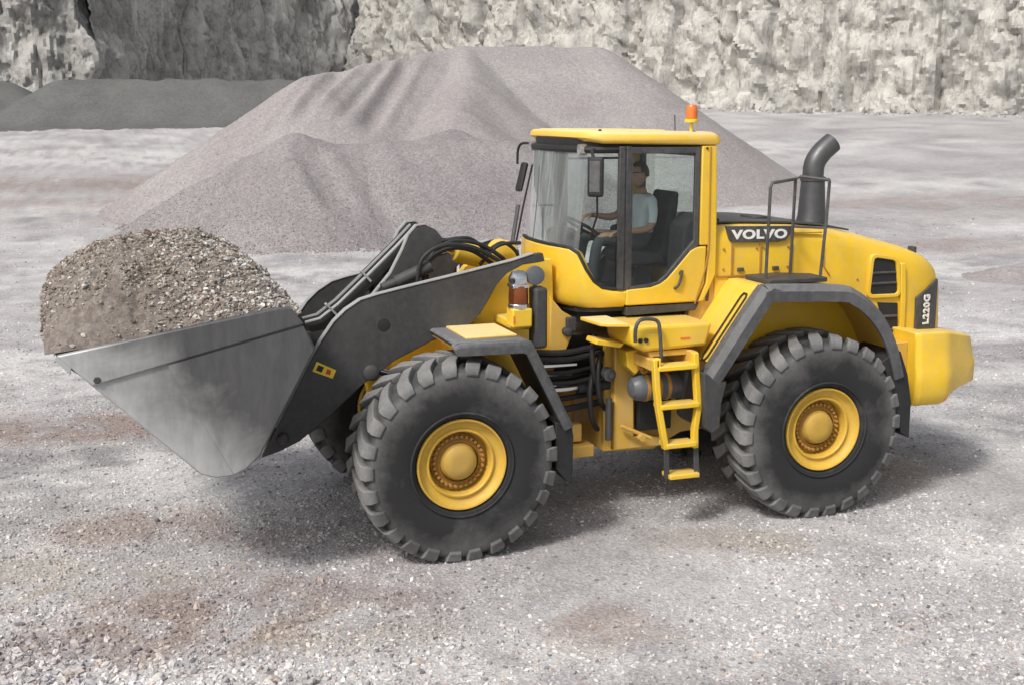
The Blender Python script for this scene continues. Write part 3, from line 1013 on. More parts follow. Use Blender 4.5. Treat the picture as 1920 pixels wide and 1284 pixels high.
def make_tyre_mesh():
    """tyre about the origin, axis Y, outer side at negative Y"""
    bm = BM()
    h = TW / 2
    rb = RW - 0.064
    prof = [(0.400, -h + 0.085), (0.44, -h + 0.03), (0.50, -h + 0.012), (0.60, -h), (0.70, -h + 0.003), (0.77, -h + 0.014), (0.82, -h + 0.028), (0.858, -h + 0.052), (rb - 0.004, -h + 0.085), (rb + 0.002, -h + 0.13),
            (rb + 0.004, 0)]
    prof = prof + [(r, -y) for r, y in prof[-2::-1]]
    lathe(bm, prof, (0, 0, 0), 'Y', 96, close=False)
    # faint raised ring by the bead
    for r in (0.470,):
        lathe(bm, [(r - 0.012, -h - 0.001 + 0.012), (r, -h - 0.006 + 0.004), (r + 0.012, -h + 0.014)], (0, 0, 0), 'Y', 96, close=False)
    NL = 26
    pitch = 2 * math.pi / NL
    for side in (-1, 1):
        for k in range(NL):
            a0 = pitch * (k + (0.5 if side > 0 else 0))
            jit = rng.uniform(-0.018, 0.018)
            amt = rng.uniform(-0.006, 0.002)  # uneven lug wear
            # stations from the centre line to the sidewall: (|y|, radius, half width as fraction of pitch, lag)
            st = [(0.015, RW - 0.002, 0.24, -0.62), (0.13, RW, 0.27, -0.30), (0.235, RW - 0.004, 0.31, -0.04), (0.298, RW - 0.014, 0.34, 0.06), (0.333, RW - 0.048, 0.345, 0.10), (0.356, RW - 0.118, 0.30, 0.11)]
            tops = []; bots = []
            for (yy, rr, hw, lag) in st:
                rr += amt + rng.uniform(-0.003, 0.003)
                hw *= rng.uniform(0.94, 1.05)
                lo = []
                rbot = min(rb - 0.02, rr - 0.045)
                for q in (-1, 1):
                    for (rad, wd) in ((rr, hw * 0.9), (rbot, hw * 1.06)):
                        ang = a0 + jit + pitch * (lag + q * wd)
                        yb = yy if rad == rr else yy - (0.03 if yy > 0.33 else 0.0)
                        lo.append(Vector((math.cos(ang) * rad, side * yb, math.sin(ang) * rad)))
                tops.append(lo)       # [top-, bot-, top+, bot+]
            rings = [[bm.verts.new(p) for p in (t[1], t[0], t[2], t[3])] for t in tops]
            for i in range(len(rings) - 1):
                a, b = rings[i], rings[i + 1]
                for q in range(3):
                    bm.faces.new((a[q], a[q + 1], b[q + 1], b[q]))
            bm.faces.new(rings[0][::-1])
            bm.faces.new(rings[-1])
    bmesh.ops.recalc_face_normals(bm, faces=bm.faces[:])
    me = bpy.data.meshes.new('tyre')
    bm.to_mesh(me); bm.free()
    at = me.attributes.new('dust', 'FLOAT', 'POINT')
    vals = []
    for v in me.vertices:
        r = math.hypot(v.co.x, v.co.z)
        tread = max(0.0, min(1.0, (r - 0.60) / 0.26)) ** 1.4
        lug = 0.20 if r > RW - 0.055 else (-0.30 if (r > 0.84 and abs(v.co.y) < 0.31) else 0.0)  # lug tops lighter, gaps between lugs darker
        vals.append(-0.13 + 0.44 * tread + lug)
    at.data.foreach_set('value', vals)
    return me

def make_rim_meshes():
    h = TW / 2
    bm = BM()
    y = -h + 0.03
    lathe(bm, [(0.405, y + 0.07), (0.414, y + 0.012), (0.408, y), (0.396, y + 0.002), (0.388, y + 0.02), (0.372, y + 0.05), (0.345, y + 0.062), (0.320, y + 0.066), (0.312, y + 0.05), (0.298, y + 0.046),
               (0.287, y + 0.056), (0.284, y + 0.075), (0.280, y + 0.20), (0.10, y + 0.21)], (0, 0, 0), 'Y', 72, close=False)
    lathe(bm, [(0.41, h - 0.10), (0.414, h - 0.03), (0.39, h - 0.03), (0.33, h - 0.2), (0.05, h - 0.25)], (0, 0, 0), 'Y', 48, close=False)
    bmesh.ops.recalc_face_normals(bm, faces=bm.faces[:])
    rim = bpy.data.meshes.new('rim'); bm.to_mesh(rim); bm.free()
    bm = BM()
    lathe(bm, [(0.255, y + 0.205), (0.25, y + 0.16), (0.20, y + 0.145), (0.185, y + 0.12), (0.18, y + 0.11)], (0, 0, 0), 'Y', 56, close=False)
    NB = 30
    for k in range(NB):
        a = 2 * math.pi * k / NB
        c = Vector((math.cos(a) * 0.228, y + 0.14, math.sin(a) * 0.228))
        lathe(bm, [(0.0135, -0.028), (0.015, -0.02), (0.015, 0.03)], c, 'Y', 6)
    bmesh.ops.recalc_face_normals(bm, faces=bm.faces[:])
    flange = bpy.data.meshes.new('bolt_flange'); bm.to_mesh(flange); bm.free()
    bm = BM()
    lathe(bm, [(0.175, y + 0.135), (0.17, y + 0.115), (0.158, y + 0.10), (0.152, y + 0.075), (0.145, y + 0.066), (0.12, y + 0.060), (0.115, y + 0.056), (0.06, y + 0.054), (0.02, y + 0.054)], (0, 0, 0), 'Y', 48)
    bmesh.ops.recalc_face_normals(bm, faces=bm.faces[:])
    cap = bpy.data.meshes.new('hub_cap'); bm.to_mesh(cap); bm.free()
    return rim, flange, cap
tyre_me = make_tyre_mesh()
rim_me, flange_me, cap_me = make_rim_meshes()
first = True
for wx in (0.0, WB):
    for s in (-1, 1):
        ms = (rim_me, tyre_me, flange_me, cap_me)
        w = bpy.data.objects.new('wheel', rim_me)
        col.objects.link(w)
        w.parent = L
        w.location = (wx - L.location.x, s * (YT - TW / 2), ZC)
        w.rotation_euler = (0, R(rng.uniform(0, 360)), 0 if s < 0 else math.pi)
        for nm, me, mt in (('tyre', tyre_me, 'tyre'), ('bolt_flange', flange_me, 'hub_dirty'), ('hub_cap', cap_me, 'hub_cap')):
            c = bpy.data.objects.new(nm, me)
            col.objects.link(c)
            c.parent = w
            if first:
                me.materials.append(M[mt])
            if nm == 'tyre':
                md = c.modifiers.new('bevel', 'BEVEL')
                md.width = 0.006; md.segments = 2; md.limit_method = 'ANGLE'; md.angle_limit = R(42)
        if first:
            rim_me.materials.append(M['yellow_rim'])
            for me in (rim_me, flange_me, cap_me):
                me.polygons.foreach_set('use_smooth', [True] * len(me.polygons)); me.set_sharp_from_angle(angle=R(40))
            tyre_me.polygons.foreach_set('use_smooth', [True] * len(tyre_me.polygons)); tyre_me.set_sharp_from_angle(angle=R(32))
        first = False
for wx in (0.0, WB):
    bm = BM()
    lathe(bm, [(0.13, -0.95), (0.17, -0.7), (0.20, -0.45), (0.27, -0.25), (0.29, 0), (0.27, 0.25), (0.20, 0.45), (0.17, 0.7), (0.13, 0.95)], (wx, 0, ZC), 'Y', 20)
    build('axle_housing', bm, 'charcoal', L)

# ---- bucket
BW = 1.70
side = [(-3.26, 2.10), (-3.03, 1.86), (-2.26, 1.09), (-2.14, 1.045), (-2.02, 1.05), (-1.90, 1.10), (-1.78, 1.19), (-1.30, 2.05), (-1.36, 2.19), (-1.49, 2.37), (-1.60, 2.375)]
bm = BM()
outer = side[0:10]
inner = []
for i, (x, z) in enumerate(outer):
    a = Vector((*outer[max(i - 1, 0)], 0)); b = Vector((*outer[min(i + 1, len(outer) - 1)], 0))
    t = (b - a).normalized()
    n = Vector((t.y, -t.x, 0)) if False else Vector((-t.y, t.x, 0))
    inner.append((x + n.x * 0.05, z + n.y * 0.05))
loft(bm, [[(x, -BW + 0.03, z), (x, BW - 0.03, z), (xi, BW - 0.03, zi), (xi, -BW + 0.03, zi)] for (x, z), (xi, zi) in zip(outer, inner)])
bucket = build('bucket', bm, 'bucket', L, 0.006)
for s in (-1, 1):
    bm = BM()
    prism(bm, side, s * (BW - 0.035), s * BW)
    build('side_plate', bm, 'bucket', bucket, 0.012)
    bm = BM()
    prism(bm, [(-3.28, 2.125), (-3.04, 1.875), (-1.39, 2.265), (-1.49, 2.40), (-1.60, 2.405)], s * (BW - 0.06), s * (BW + 0.022))
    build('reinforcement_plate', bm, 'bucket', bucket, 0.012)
    bm = BM()
    prism(bm, [(-2.47, 2.0), (-2.0, 1.062), (-1.90, 1.105), (-1.79, 1.20), (-1.315, 2.05), (-1.395, 2.25)], s * (BW - 0.02), s * (BW + 0.010))
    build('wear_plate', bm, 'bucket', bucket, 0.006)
    bm = BM()
    lathe(bm, [(0.03, -0.012), (0.03, 0.012)], (-3.0, s * (BW + 0.02), 1.92), 'Y', 6)
    build('bolt', bm, 'charcoal', bucket, 0.004)
bm = BM()
prism(bm, [(-3.305, 2.10), (-3.29, 2.13), (-3.18, 2.03), (-3.19, 1.97)], -BW - 0.01, BW + 0.01)
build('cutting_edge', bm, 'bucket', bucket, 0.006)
for y in (-0.62, 0.62):
    bm = BM()
    prism(bm, [(-1.80, 1.22), (-1.30, 2.02), (-1.12, 1.98), (-1.05, 1.85), (-1.45, 1.10), (-1.62, 1.02)], y - 0.045 + (0.12 if y < 0 else -0.12), y + 0.045 + (0.12 if y < 0 else -0.12))
    build('mounting_bracket', bm, 'charcoal', bucket, 0.01)

# ---- lift arms
arm_top = [(-1.63, 0.90), (-1.56, 1.04), (-1.50, 1.16), (-1.30, 1.52), (-1.15, 1.80), (-1.06, 1.94), (-0.95, 2.09), (-0.84, 2.19), (-0.70, 2.275), (-0.55, 2.315), (-0.27, 2.372), (0.24, 2.47), (0.76, 2.575), (0.96, 2.63), (1.06, 2.64)]
arm_bot = [(1.08, 2.56), (1.0, 2.55), (0.86, 2.535), (0.70, 2.46), (0.60, 2.36), (0.52, 2.22), (0.44, 2.10), (0.30, 1.96), (-0.05, 1.86), (-0.40, 1.70), (-0.70, 1.50), (-1.00, 1.24), (-1.29, 1.02), (-1.48, 0.94)]
for s in (-1, 1):
    bm = BM()
    prism(bm, arm_top + arm_bot, s * 0.62, s * 0.70)
    arm = build('lift_arm', bm, 'charcoal', L, 0.008)
    bm = BM()
    pa = [(x, s * 0.66, z) for x, z in arm_top[2:-1]]
    loft(bm, [[(x, s * 0.612, z + 0.004), (x, s * 0.708, z + 0.004), (x, s * 0.708, z + 0.012), (x, s * 0.612, z + 0.012)] for x, _, z in pa])
    build('edge_strip', bm, 'arm_edge', arm)
    bm = BM()
    lathe(bm, [(0.056, -0.043), (0.060, -0.042), (0.060, 0.042), (0.056, 0.043)], (-0.49, s * 0.66, 2.04), 'Y', 24)  # black disc paints in the dark of the bore, no hole cut
    build('bore_disc', bm, 'black', arm)
    for (px_, pz_, pr) in ((-1.44, 1.06, 0.055), (-0.62, 1.61, 0.075)):
        bm = BM()
        lathe(bm, [(pr * 0.6, -0.09), (pr, -0.075), (pr, 0.06)] if s < 0 else [(pr, -0.06), (pr, 0.075), (pr * 0.6, 0.09)], (px_, s * 0.66, pz_), 'Y', 24)
        build('pin_boss', bm, 'charcoal', arm, 0.006)
    if s < 0:
        bm = BM()
        prism(bm, [(-1.115, 1.745), (-0.94, 1.655), (-0.975, 1.58), (-1.155, 1.66)], -0.704, -0.702)
        st = build('warning_sticker', bm, 'sticker', arm)
        bm = BM()
        prism(bm, [(-1.02, 1.675), (-0.985, 1.655), (-1.0, 1.615), (-1.04, 1.632)], -0.7075, -0.7055)
        build('red_symbol', bm, 'red', arm)
        bm = BM()
        prism(bm, [(-1.10, 1.715), (-1.05, 1.69), (-1.075, 1.645), (-1.125, 1.668)], -0.7075, -0.7055)
        build('black_symbol', bm, 'black', arm)
bm = BM()
lathe(bm, [(0.14, -0.62), (0.14, 0.62)], (-0.62, 0, 1.85), 'Y', 24)
build('arm_cross_tube', bm, 'charcoal', L)
# lift cylinders under the arms
for s in (-1, 1):
    bm = BM()
    tube(bm, [(0.55, s * 0.52, 1.15), (-0.1, s * 0.52, 1.42)], 0.085, 16)
    c = build('lift_cylinder', bm, 'yellow_dusty', L)
    bm = BM()
    tube(bm, [(-0.1, s * 0.52, 1.42), (-0.72, s * 0.52, 1.66)], 0.045, 14)
    build('cylinder_rod', bm, 'chrome', c)

# ---- tilt linkage: bell crank of two plates on the centre line, long link to the bucket
crank = [(-0.40, 2.16), (-0.44, 2.28), (-0.30, 2.44), (-0.18, 2.66), (-0.12, 2.80), (-0.04, 2.885), (0.05, 2.895), (0.14, 2.85), (0.23, 2.74), (0.24, 2.66), (0.12, 2.56), (-0.02, 2.40), (-0.12, 2.22), (-0.25, 2.12)]
bm = BM()
for y0, y1 in ((-0.25, -0.19), (0.13, 0.19)):
    prism(bm, crank, y0, y1)
lathe(bm, [(0.10, -0.24), (0.10, 0.18)], (0.06, 0, 2.76), 'Y', 20)
lathe(bm, [(0.12, -0.24), (0.12, 0.18)], (-0.27, 0, 2.27), 'Y', 20)
crk = build('bell_crank', bm, 'charcoal', L, 0.008)
for y in (-0.22, 0.16):
    bm = BM()
    tp = [(-0.55, 2.16), (-0.44, 2.285), (-0.30, 2.445), (-0.18, 2.665), (-0.12, 2.805), (-0.04, 2.89), (0.05, 2.90)]
    loft(bm, [[(x - 0.004, y - 0.034, z), (x - 0.004, y + 0.034, z), (x - 0.012, y + 0.034, z + 0.012), (x - 0.012, y - 0.034, z + 0.012)] for x, z in tp])
    build('edge_strip', bm, 'arm_edge', crk)
bm = BM()
lk = [(-1.12, 2.03), (-0.98, 2.06), (-0.80, 2.19), (-0.50, 2.46), (-0.22, 2.72), (-0.06, 2.88), (0.02, 2.80), (-0.14, 2.62), (-0.42, 2.34), (-0.70, 2.07), (-0.88, 1.93), (-1.08, 1.90)]
prism(bm, lk, -0.09, 0.07)
lnk = build('tilt_link', bm, 'charcoal', L, 0.01)
bm = BM()
tp = [(-1.12, 2.035), (-0.98, 2.065), (-0.80, 2.195), (-0.50, 2.465), (-0.22, 2.725), (-0.06, 2.885)]
loft(bm, [[(x, -0.095, z), (x, -0.07, z), (x - 0.01, -0.07, z + 0.014), (x - 0.01, -0.095, z + 0.014)] for x, z in tp])
tube(bm, [(x + .01, -0.13, z - 0.03) for x, z in tp], 0.017, 8)
build('steel_pipe', bm, 'arm_edge', lnk)
for (x, z) in ((-0.86, 2.12), (-0.52, 2.42)):
    bm = BM()
    obox(bm, (x, -0.11, z), (0.02, 0.08, 0.14), Matrix.Rotation(R(-42), 3, 'Y'))
    build('pipe_clamp', bm, 'arm_edge', lnk)
bm = BM()
tube(bm, [(0.10, -0.02, 2.72), (0.45, -0.02, 2.60)], 0.05, 14)
rod = build('tilt_cylinder', bm, 'chrome', L)
bm = BM()
tube(bm, [(0.40, -0.02, 2.62), (1.02, -0.02, 2.44)], 0.11, 18)
lathe(bm, [(0.06, -0.14), (0.13, -0.12), (0.13, 0.10), (0.06, 0.12)], (0.88, -0.02, 2.58), 'Y', 20)
build('cylinder_barrel', bm, 'yellow', rod, 0.01)
# short stub cylinder seen between crank and arm
bm = BM()
tube(bm, [(-0.42, -0.36, 2.33), (-0.28, -0.36, 2.38)], 0.045, 14)
tube(bm, [(-0.29, -0.36, 2.375), (0.05, -0.36, 2.52)], 0.062, 14)
build('detent_cylinder', bm, 'charcoal', L)
# hoses bowing over the tilt cylinder
for k, (y, hgt, x0, x1) in enumerate(((-0.42, 0.36, -0.10, 0.78), (-0.36, 0.32, -0.02, 0.72), (-0.30, 0.38, 0.02, 0.86), (0.20, 0.34, 0.0, 0.80), (0.28, 0.30, 0.05, 0.85))):
    bm = BM()
    zb = 2.36
    pts = smooth_path([(x0, y, zb - 0.05), (x0 + 0.05, y, zb + hgt * 0.62), (x0 + 0.25, y, zb + hgt * 0.98), ((x0 + x1) / 2 + 0.1, y, zb + hgt * 0.92), (x1 - 0.08, y, zb + hgt * 0.55), (x1, y + 0.06, zb + 0.12)], 6)
    tube(bm, pts, 0.021, 9)
    build('hydraulic_hose', bm, 'black', L)
for k, (pa) in enumerate(([(0.20, -0.24, 2.74), (0.45, -0.26, 2.76), (0.62, -0.2, 2.66), (0.72, -0.14, 2.56)], [(0.62, -0.2, 2.58), (0.80, -0.24, 2.70), (0.95, -0.22, 2.62), (1.02, -0.2, 2.48)], [(0.56, -0.3, 2.50), (0.75, -0.3, 2.68), (0.98, -0.3, 2.70)])):
    bm = BM()
    tube(bm, smooth_path(pa, 6), 0.018, 8)
    build('hydraulic_hose', bm, 'black', L)

# ---- front frame
tower = [(0.30, 1.70), (0.40, 2.06), (0.52, 2.24), (0.64, 2.40), (0.80, 2.50), (0.98, 2.56), (1.22, 2.56), (1.24, 2.10), (1.22, 1.80), (1.30, 1.56), (1.20, 1.40), (1.22, 0.72), (0.85, 0.62), (-0.35, 0.80), (-0.42, 1.30), (0.10, 1.62)]
bm = BM()
for s in (-1, 1):
    prism(bm, tower, s * 0.44, s * 0.53)
box(bm, -0.2, 0.9, -0.45, 0.45, 0.95, 1.35)
box(bm, 0.95, 1.14, -0.45, 0.45, 1.2, 2.5)
ff = build('front_frame', bm, 'yellow', L, 0.012)
bm = BM()
for z0, z1 in ((1.44, 1.52), (0.66, 0.76)):
    prism_xy(bm, [(1.1, -0.35), (1.55, -0.24), (1.70, -0.1), (1.70, 0.1), (1.55, 0.24), (1.1, 0.35)], z0, z1)
lathe(bm, [(0.09, 0.58), (0.09, 1.62)], (1.58, 0, 0), 'Z', 18)
build('articulation_joint', bm, 'yellow_dusty', ff, 0.008)
# clutter of brackets between the frames
bm = BM()
prism(bm, [(1.18, 2.20), (1.30, 2.06), (1.42, 1.99), (1.46, 1.92), (1.39, 1.78), (1.30, 1.56), (1.18, 1.50)], -0.60, -0.54)
build('gusset_plate', bm, 'yellow_dusty', ff, 0.01)
bm = BM()
box(bm, 1.33, 1.43, -0.66, -0.60, 1.86, 2.0)
build('valve_block', bm, 'charcoal', ff, 0.012)
bm = BM()
lathe(bm, [(0.03, -0.05), (0.045, -0.04), (0.045, 0.04)], (1.34, -0.64, 1.86), 'Y', 12)
build('hose_fitting', bm, 'charcoal', ff)
bm = BM()
box(bm, 1.10, 1.52, -0.60, -0.42, 0.74, 0.92)
box(bm, 1.12, 1.62, -0.68, -0.36, 0.60, 0.72)
build('lower_bracket', bm, 'yellow_dusty', ff, 0.01)

bm = BM()
box(bm, 1.16, 1.72, -0.43, -0.40, 1.32, 1.78)  # added dark plate, puts shade into the gap behind the hoses
build('dark_backing', bm, 'black', ff, 0.008)
# ---- front fenders
for s in (-1, 1):
    yo, yi = s * 1.52, s * 0.66
    path = [(-0.06, 1.965), (-0.03, 1.985), (0.60, 1.975), (0.66, 1.95), (1.05, 1.17)]
    bm = BM()
    sheet(bm, [(x, yi, z) for x, z in path], [(x, yo + s * -0.03, z) for x, z in path], 0.045)
    skirt_t = [(-0.08, 1.955), (0.0, 1.98), (0.60, 1.97), (0.665, 1.94), (1.06, 1.16)]
    skirt_b = [(-0.04, 1.87), (0.02, 1.868), (0.57, 1.86), (0.60, 1.845), (0.965, 1.12)]
    bm2 = BM()
    loft(bm2, [[(a[0], yo - s * 0.07, a[1] + 0.012), (a[0], yo - s * 0.02, a[1] - 0.005), (a[0] * .7 + b[0] * .3, yo, a[1] * .7 + b[1] * .3), (b[0], yo, b[1]), (b[0], yo - s * 0.035, b[1])] for a, b in zip(skirt_t, skirt_b)])
    fd = build('front_fender', bm, 'fender', L, 0.012)
    build('fender_lip', bm2, 'fender', fd, 0.006)
    bm = BM()
    prism_xy(bm, [(0.10, yo - s * 0.20), (0.58, yo - s * 0.20), (0.58, yi + s * 0.03), (0.10, yi + s * 0.03)], 1.975, 1.997)
    build('tread_panel', bm, 'roof_cream', fd, 0.008)
    bm = BM()
    sheet(bm, [(x, yi, z - 0.055) for x, z in path[1:]], [(x, yo - s * 0.05, z - 0.055) for x, z in path[1:]], 0.02)
    build('fender_underside', bm, 'hub_dirty', fd)  # underside of the yellow fender paint, its shade put into the browner colour
    bm = BM()
    prism(bm, [(0.89, 1.20), (1.05, 1.17), (1.07, 1.05), (1.06, 0.60), (1.0, 0.64), (0.90, 0.76)], yo - s * 0.04, yo - s * 0.55)
    build('mudflap', bm, 'black', fd, 0.01)

# ---- lamps on the front frame
for s in (-1, 1):
    bm = BM()
    box(bm, 0.58, 0.77, s * 1.02, s * 1.20, 2.03, 2.20)
    box(bm, 0.63, 0.90, s * 0.5, s * 1.05, 1.98, 2.06)
    lamp = build('lamp_bracket', bm, 'yellow', L, 0.015)
    bm = BM()
    lathe(bm, [(0.03, -0.09), (0.075, -0.06), (0.085, 0.0), (0.075, 0.05), (0.03, 0.07)], (0.67, s * 1.11, 2.46), 'X', 20)
    build('work_lamp', bm, 'chrome', lamp)
    bm = BM()
    lathe(bm, [(0.07, 2.20), (0.088, 2.215), (0.09, 2.30), (0.085, 2.40), (0.06, 2.425)], (0.665, s * 1.11, 0), 'Z', 20)
    build('turn_signal', bm, 'amber', lamp)
    bm = BM()
    lathe(bm, [(0.092, 2.195), (0.095, 2.21), (0.095, 2.235), (0.09, 2.24)], (0.665, s * 1.11, 0), 'Z', 20)
    build('lamp_housing', bm, 'chrome', lamp, 0.006)
    bm = BM()
    box(bm, 0.585, 0.745, s * 1.03, s * 1.19, 2.385, 2.42)
    build('lamp_housing', bm, 'chrome', lamp, 0.006)
    bm = BM()
    box(bm, 0.80, 0.93, s * 1.0, s * 1.18, 1.82, 2.38)
    build('hose_box', bm, 'charcoal', lamp, 0.03, seg=3)
    bm = BM()
    lathe(bm, [(0.05, -0.035), (0.085, -0.025), (0.088, 0.02), (0.05, 0.035)] , (0.82, s * 1.13, 2.49), 'Y', 20)
    tube(bm, [(0.82, s * 1.1, 2.42), (0.86, s * 1.1, 2.3)], 0.02, 8)
    build('lamp_back', bm, 'grey_paint', lamp)
    bm = BM()
    box(bm, 0.585, 0.60, s * 1.20, s * 1.205, 2.07, 2.14)
    build('marker', bm, 'orange', lamp)

# ---- rear frame and articulation clutter
bm = BM()
prism(bm, [(1.74, 0.62), (1.74, 1.72), (2.0, 1.80), (2.9, 1.80), (5.2, 1.75), (5.3, 1.0), (4.4, 0.85), (2.6, 0.75), (2.3, 0.60)], -0.62, 0.62)
rf = build('rear_frame', bm, 'yellow_dusty', L, 0.015)
bm = BM()
prism(bm, [(1.80, 0.66), (1.80, 1.70), (2.0, 1.72), (2.02, 0.78), (2.4, 0.74), (2.4, 0.66)], -0.74, -0.64)
build('frame_post', bm, 'yellow_dusty', rf, 0.012)
bm = BM()
prism(bm, [(2.06, 0.84), (2.42, 0.84), (2.42, 1.14), (2.06, 1.14)], -0.76, -0.66)
build('battery_recess', bm, 'black', rf, 0.01)
bm = BM()
tube(bm, [(1.85, -0.80, 0.92), (2.16, -0.84, 0.78)], 0.02, 8)
tube(bm, [(2.05, -0.82, 0.80), (2.05, -0.88, 0.80)], 0.035, 10)
build('step_bracket', bm, 'yellow_dusty', rf)
for s in (-1, 1):
    bm = BM()
    tube(bm, [(1.45, s * 0.62, 1.30), (2.0, s * 0.56, 1.30)], 0.06, 14)
    sc_ = build('steering_cylinder', bm, 'charcoal', L)
    bm = BM()
    tube(bm, [(0.95, s * 0.66, 1.30), (1.46, s * 0.62, 1.30)], 0.034, 12)
    build('cylinder_rod', bm, 'chrome', sc_)
for k, (z, y, r) in enumerate(((1.66, -0.58, 0.035), (1.60, -0.62, 0.03), (1.47, -0.60, 0.024), (1.42, -0.55, 0.03), (1.38, -0.66, 0.022), (1.20, -0.55, 0.028), (1.10, -0.58, 0.034))):
    bm = BM()
    tube(bm, smooth_path([(1.05, y, z), (1.3, y - 0.03, z - 0.012), (1.55, y - 0.02, z + 0.01), (1.80, y + 0.05, z + 0.02)], 5), r, 9)
    build('hydraulic_hose', bm, 'black', L)
bm = BM()
tube(bm, [(1.06, -0.62, 1.535), (1.44, -0.62, 1.535)], 0.026, 12)
tube(bm, [(1.06, -0.60, 1.44), (1.40, -0.60, 1.44)], 0.018, 12)
build('chrome_pipe', bm, 'chrome', L)
bm = BM()
for (x, z) in ((1.60, 1.55), (1.66, 1.35), (1.58, 1.15)):
    tube(bm, smooth_path([(x, -0.70, z + 0.28), (x - 0.05, -0.76, z + 0.1), (x - 0.02, -0.76, z - 0.15), (x + 0.08, -0.66, z - 0.28)], 5), 0.026, 9)
build('hose_bundle', bm, 'black', L)
bm = BM()
lathe(bm, [(0.03, -0.05), (0.065, -0.04), (0.065, 0.04), (0.03, 0.05)], (1.71, -0.79, 1.45), 'Y', 16)
lathe(bm, [(0.03, -0.03), (0.03, 0.03)], (1.71, -0.84, 1.45), 'Y', 8)
tube(bm, [(1.735, -0.76, 1.20), (1.735, -0.76, 0.78)], 0.035, 12)
build('pipe_coupling', bm, 'exhaust', L)

# ---- side platform box, ladder, grab handle, air tank
bm = BM()
prism(bm, [(1.70, 1.995), (2.56, 1.985), (2.50, 1.765), (1.86, 1.745), (1.72, 1.81)], -1.30, -0.72)
pb = build('side_platform', bm, 'yellow', L, 0.035, seg=3)
bm = BM()
prism_xy(bm, [(1.46, -1.14), (1.52, -1.20), (1.695, -1.28), (1.695, -0.76), (1.42, -0.76)], 1.985, 2.02)
build('tread_plate', bm, 'roof_cream', pb, 0.008)
bm = BM()
prism(bm, [(1.46, 1.80), (1.72, 1.75), (1.76, 1.79), (1.48, 1.845)], -1.05, -0.8)
build('lower_shelf', bm, 'yellow', pb, 0.008)
bm = BM()
prism(bm, [(1.90, 1.742), (2.32, 1.748), (2.30, 1.69), (1.92, 1.69)], -1.27, -0.9)
build('step_plate', bm, 'yellow_dusty', pb, 0.008)
for x in (1.80, 1.86):
    bm = BM()
    lathe(bm, [(0.022, -0.012), (0.022, 0.012)], (x, -1.305, 1.86), 'Y', 12)
    build('bolt_hole', bm, 'black', pb)
bm = BM()
box(bm, 2.22, 2.32, -1.304, -1.300, 1.845, 1.865)
build('warning_label', bm, 'orange', pb)
bm = BM()
prism_xy(bm, [(1.88, -1.40), (1.96, -1.40), (1.96, -0.75), (1.88, -0.75)], 1.58, 1.69)
build('support_bracket', bm, 'yellow_dusty', pb, 0.01)
bm = BM()
prism_xy(bm, [(2.30, -1.40), (2.36, -1.40), (2.36, -0.75), (2.30, -0.75)], 1.58, 1.74)
build('support_bracket', bm, 'yellow_dusty', pb, 0.01)
bm = BM()
box(bm, 1.90, 1.95, -1.455, -1.385, 1.62, 1.71)
ld = build('ladder', bm, 'yellow', L, 0.01)
YL = -1.42
railsL = [(1.90, 1.70), (1.92, 1.44), (1.945, 1.24), (1.99, 1.02), (2.03, 0.83)]
railsR = [(2.31, 1.74), (2.33, 1.50), (2.36, 1.22), (2.33, 1.00), (2.335, 0.82)]
for pa in (railsL, railsR):
    bm = BM()
    loft(bm, [[(x - 0.028, YL - 0.035, z), (x + 0.028, YL - 0.035, z), (x + 0.028, YL + 0.035, z), (x - 0.028, YL + 0.035, z)] for x, z in pa])
    build('side_rail', bm, 'yellow', ld, 0.008)
for x, z0, x1 in ((2.035, 0.83, 2.05), (2.345, 0.82, 2.37)):
    bm = BM()
    loft(bm, [[(xx - 0.026, YL - 0.012, z), (xx + 0.026, YL - 0.012, z), (xx + 0.026, YL + 0.012, z), (xx - 0.026, YL + 0.012, z)] for xx, z in ((x, z0 + 0.03), ((x + x1) / 2, 0.68), (x1, 0.535))])
    build('rubber_strap', bm, 'charcoal', ld, 0.004)
for x0, x1, z in ((1.92, 2.32, 1.615), (1.955, 2.35, 1.245), (2.02, 2.33, 0.865), (2.06, 2.37, 0.56)):
    bm = BM()
    prism_xy(bm, [(x0, YL - 0.06), (x1, YL - 0.06), (x1, YL + 0.13), (x0, YL + 0.13)], z - 0.022, z + 0.022)
    build('rung', bm, 'yellow', ld, 0.008)
bm = BM()
tube(bm, smooth_path([(1.725, -1.36, 1.86), (1.72, -1.37, 1.98), (1.76, -1.37, 2.06), (1.86, -1.37, 2.07), (1.945, -1.37, 2.04), (1.965, -1.38, 1.93), (1.985, -1.38, 1.70)], 6), 0.018, 9)
build('grab_handle', bm, 'frame_grey', L)
bm = BM()
lathe(bm, [(0.03, -0.31), (0.09, -0.29), (0.125, -0.24), (0.132, -0.20), (0.132, 0.24), (0.1, 0.30)], (2.17, -0.95, 1.33), 'X', 28)
at_ = build('air_tank', bm, 'grey_paint', L)
bm = BM()
for x in (2.02, 2.14, 2.24):
    lathe(bm, [(0.134, -0.018), (0.139, -0.016), (0.139, 0.016), (0.134, 0.018)], (x, -0.95, 1.33), 'X', 28)
tube(bm, smooth_path([(1.90, -0.95, 1.47), (1.95, -1.0, 1.54), (2.0, -0.98, 1.48), (2.06, -0.98, 1.55), (2.12, -0.98, 1.48), (2.2, -0.98, 1.55)], 5), 0.022, 8)
build('tank_strap', bm, 'hub_dirty', at_)
bm = BM()
prism(bm, [(1.80, 1.70), (1.98, 1.72), (1.98, 1.55), (1.90, 1.47), (1.82, 1.55)], -1.0, -0.8)
build('tank_bracket', bm, 'yellow', at_, 0.01)

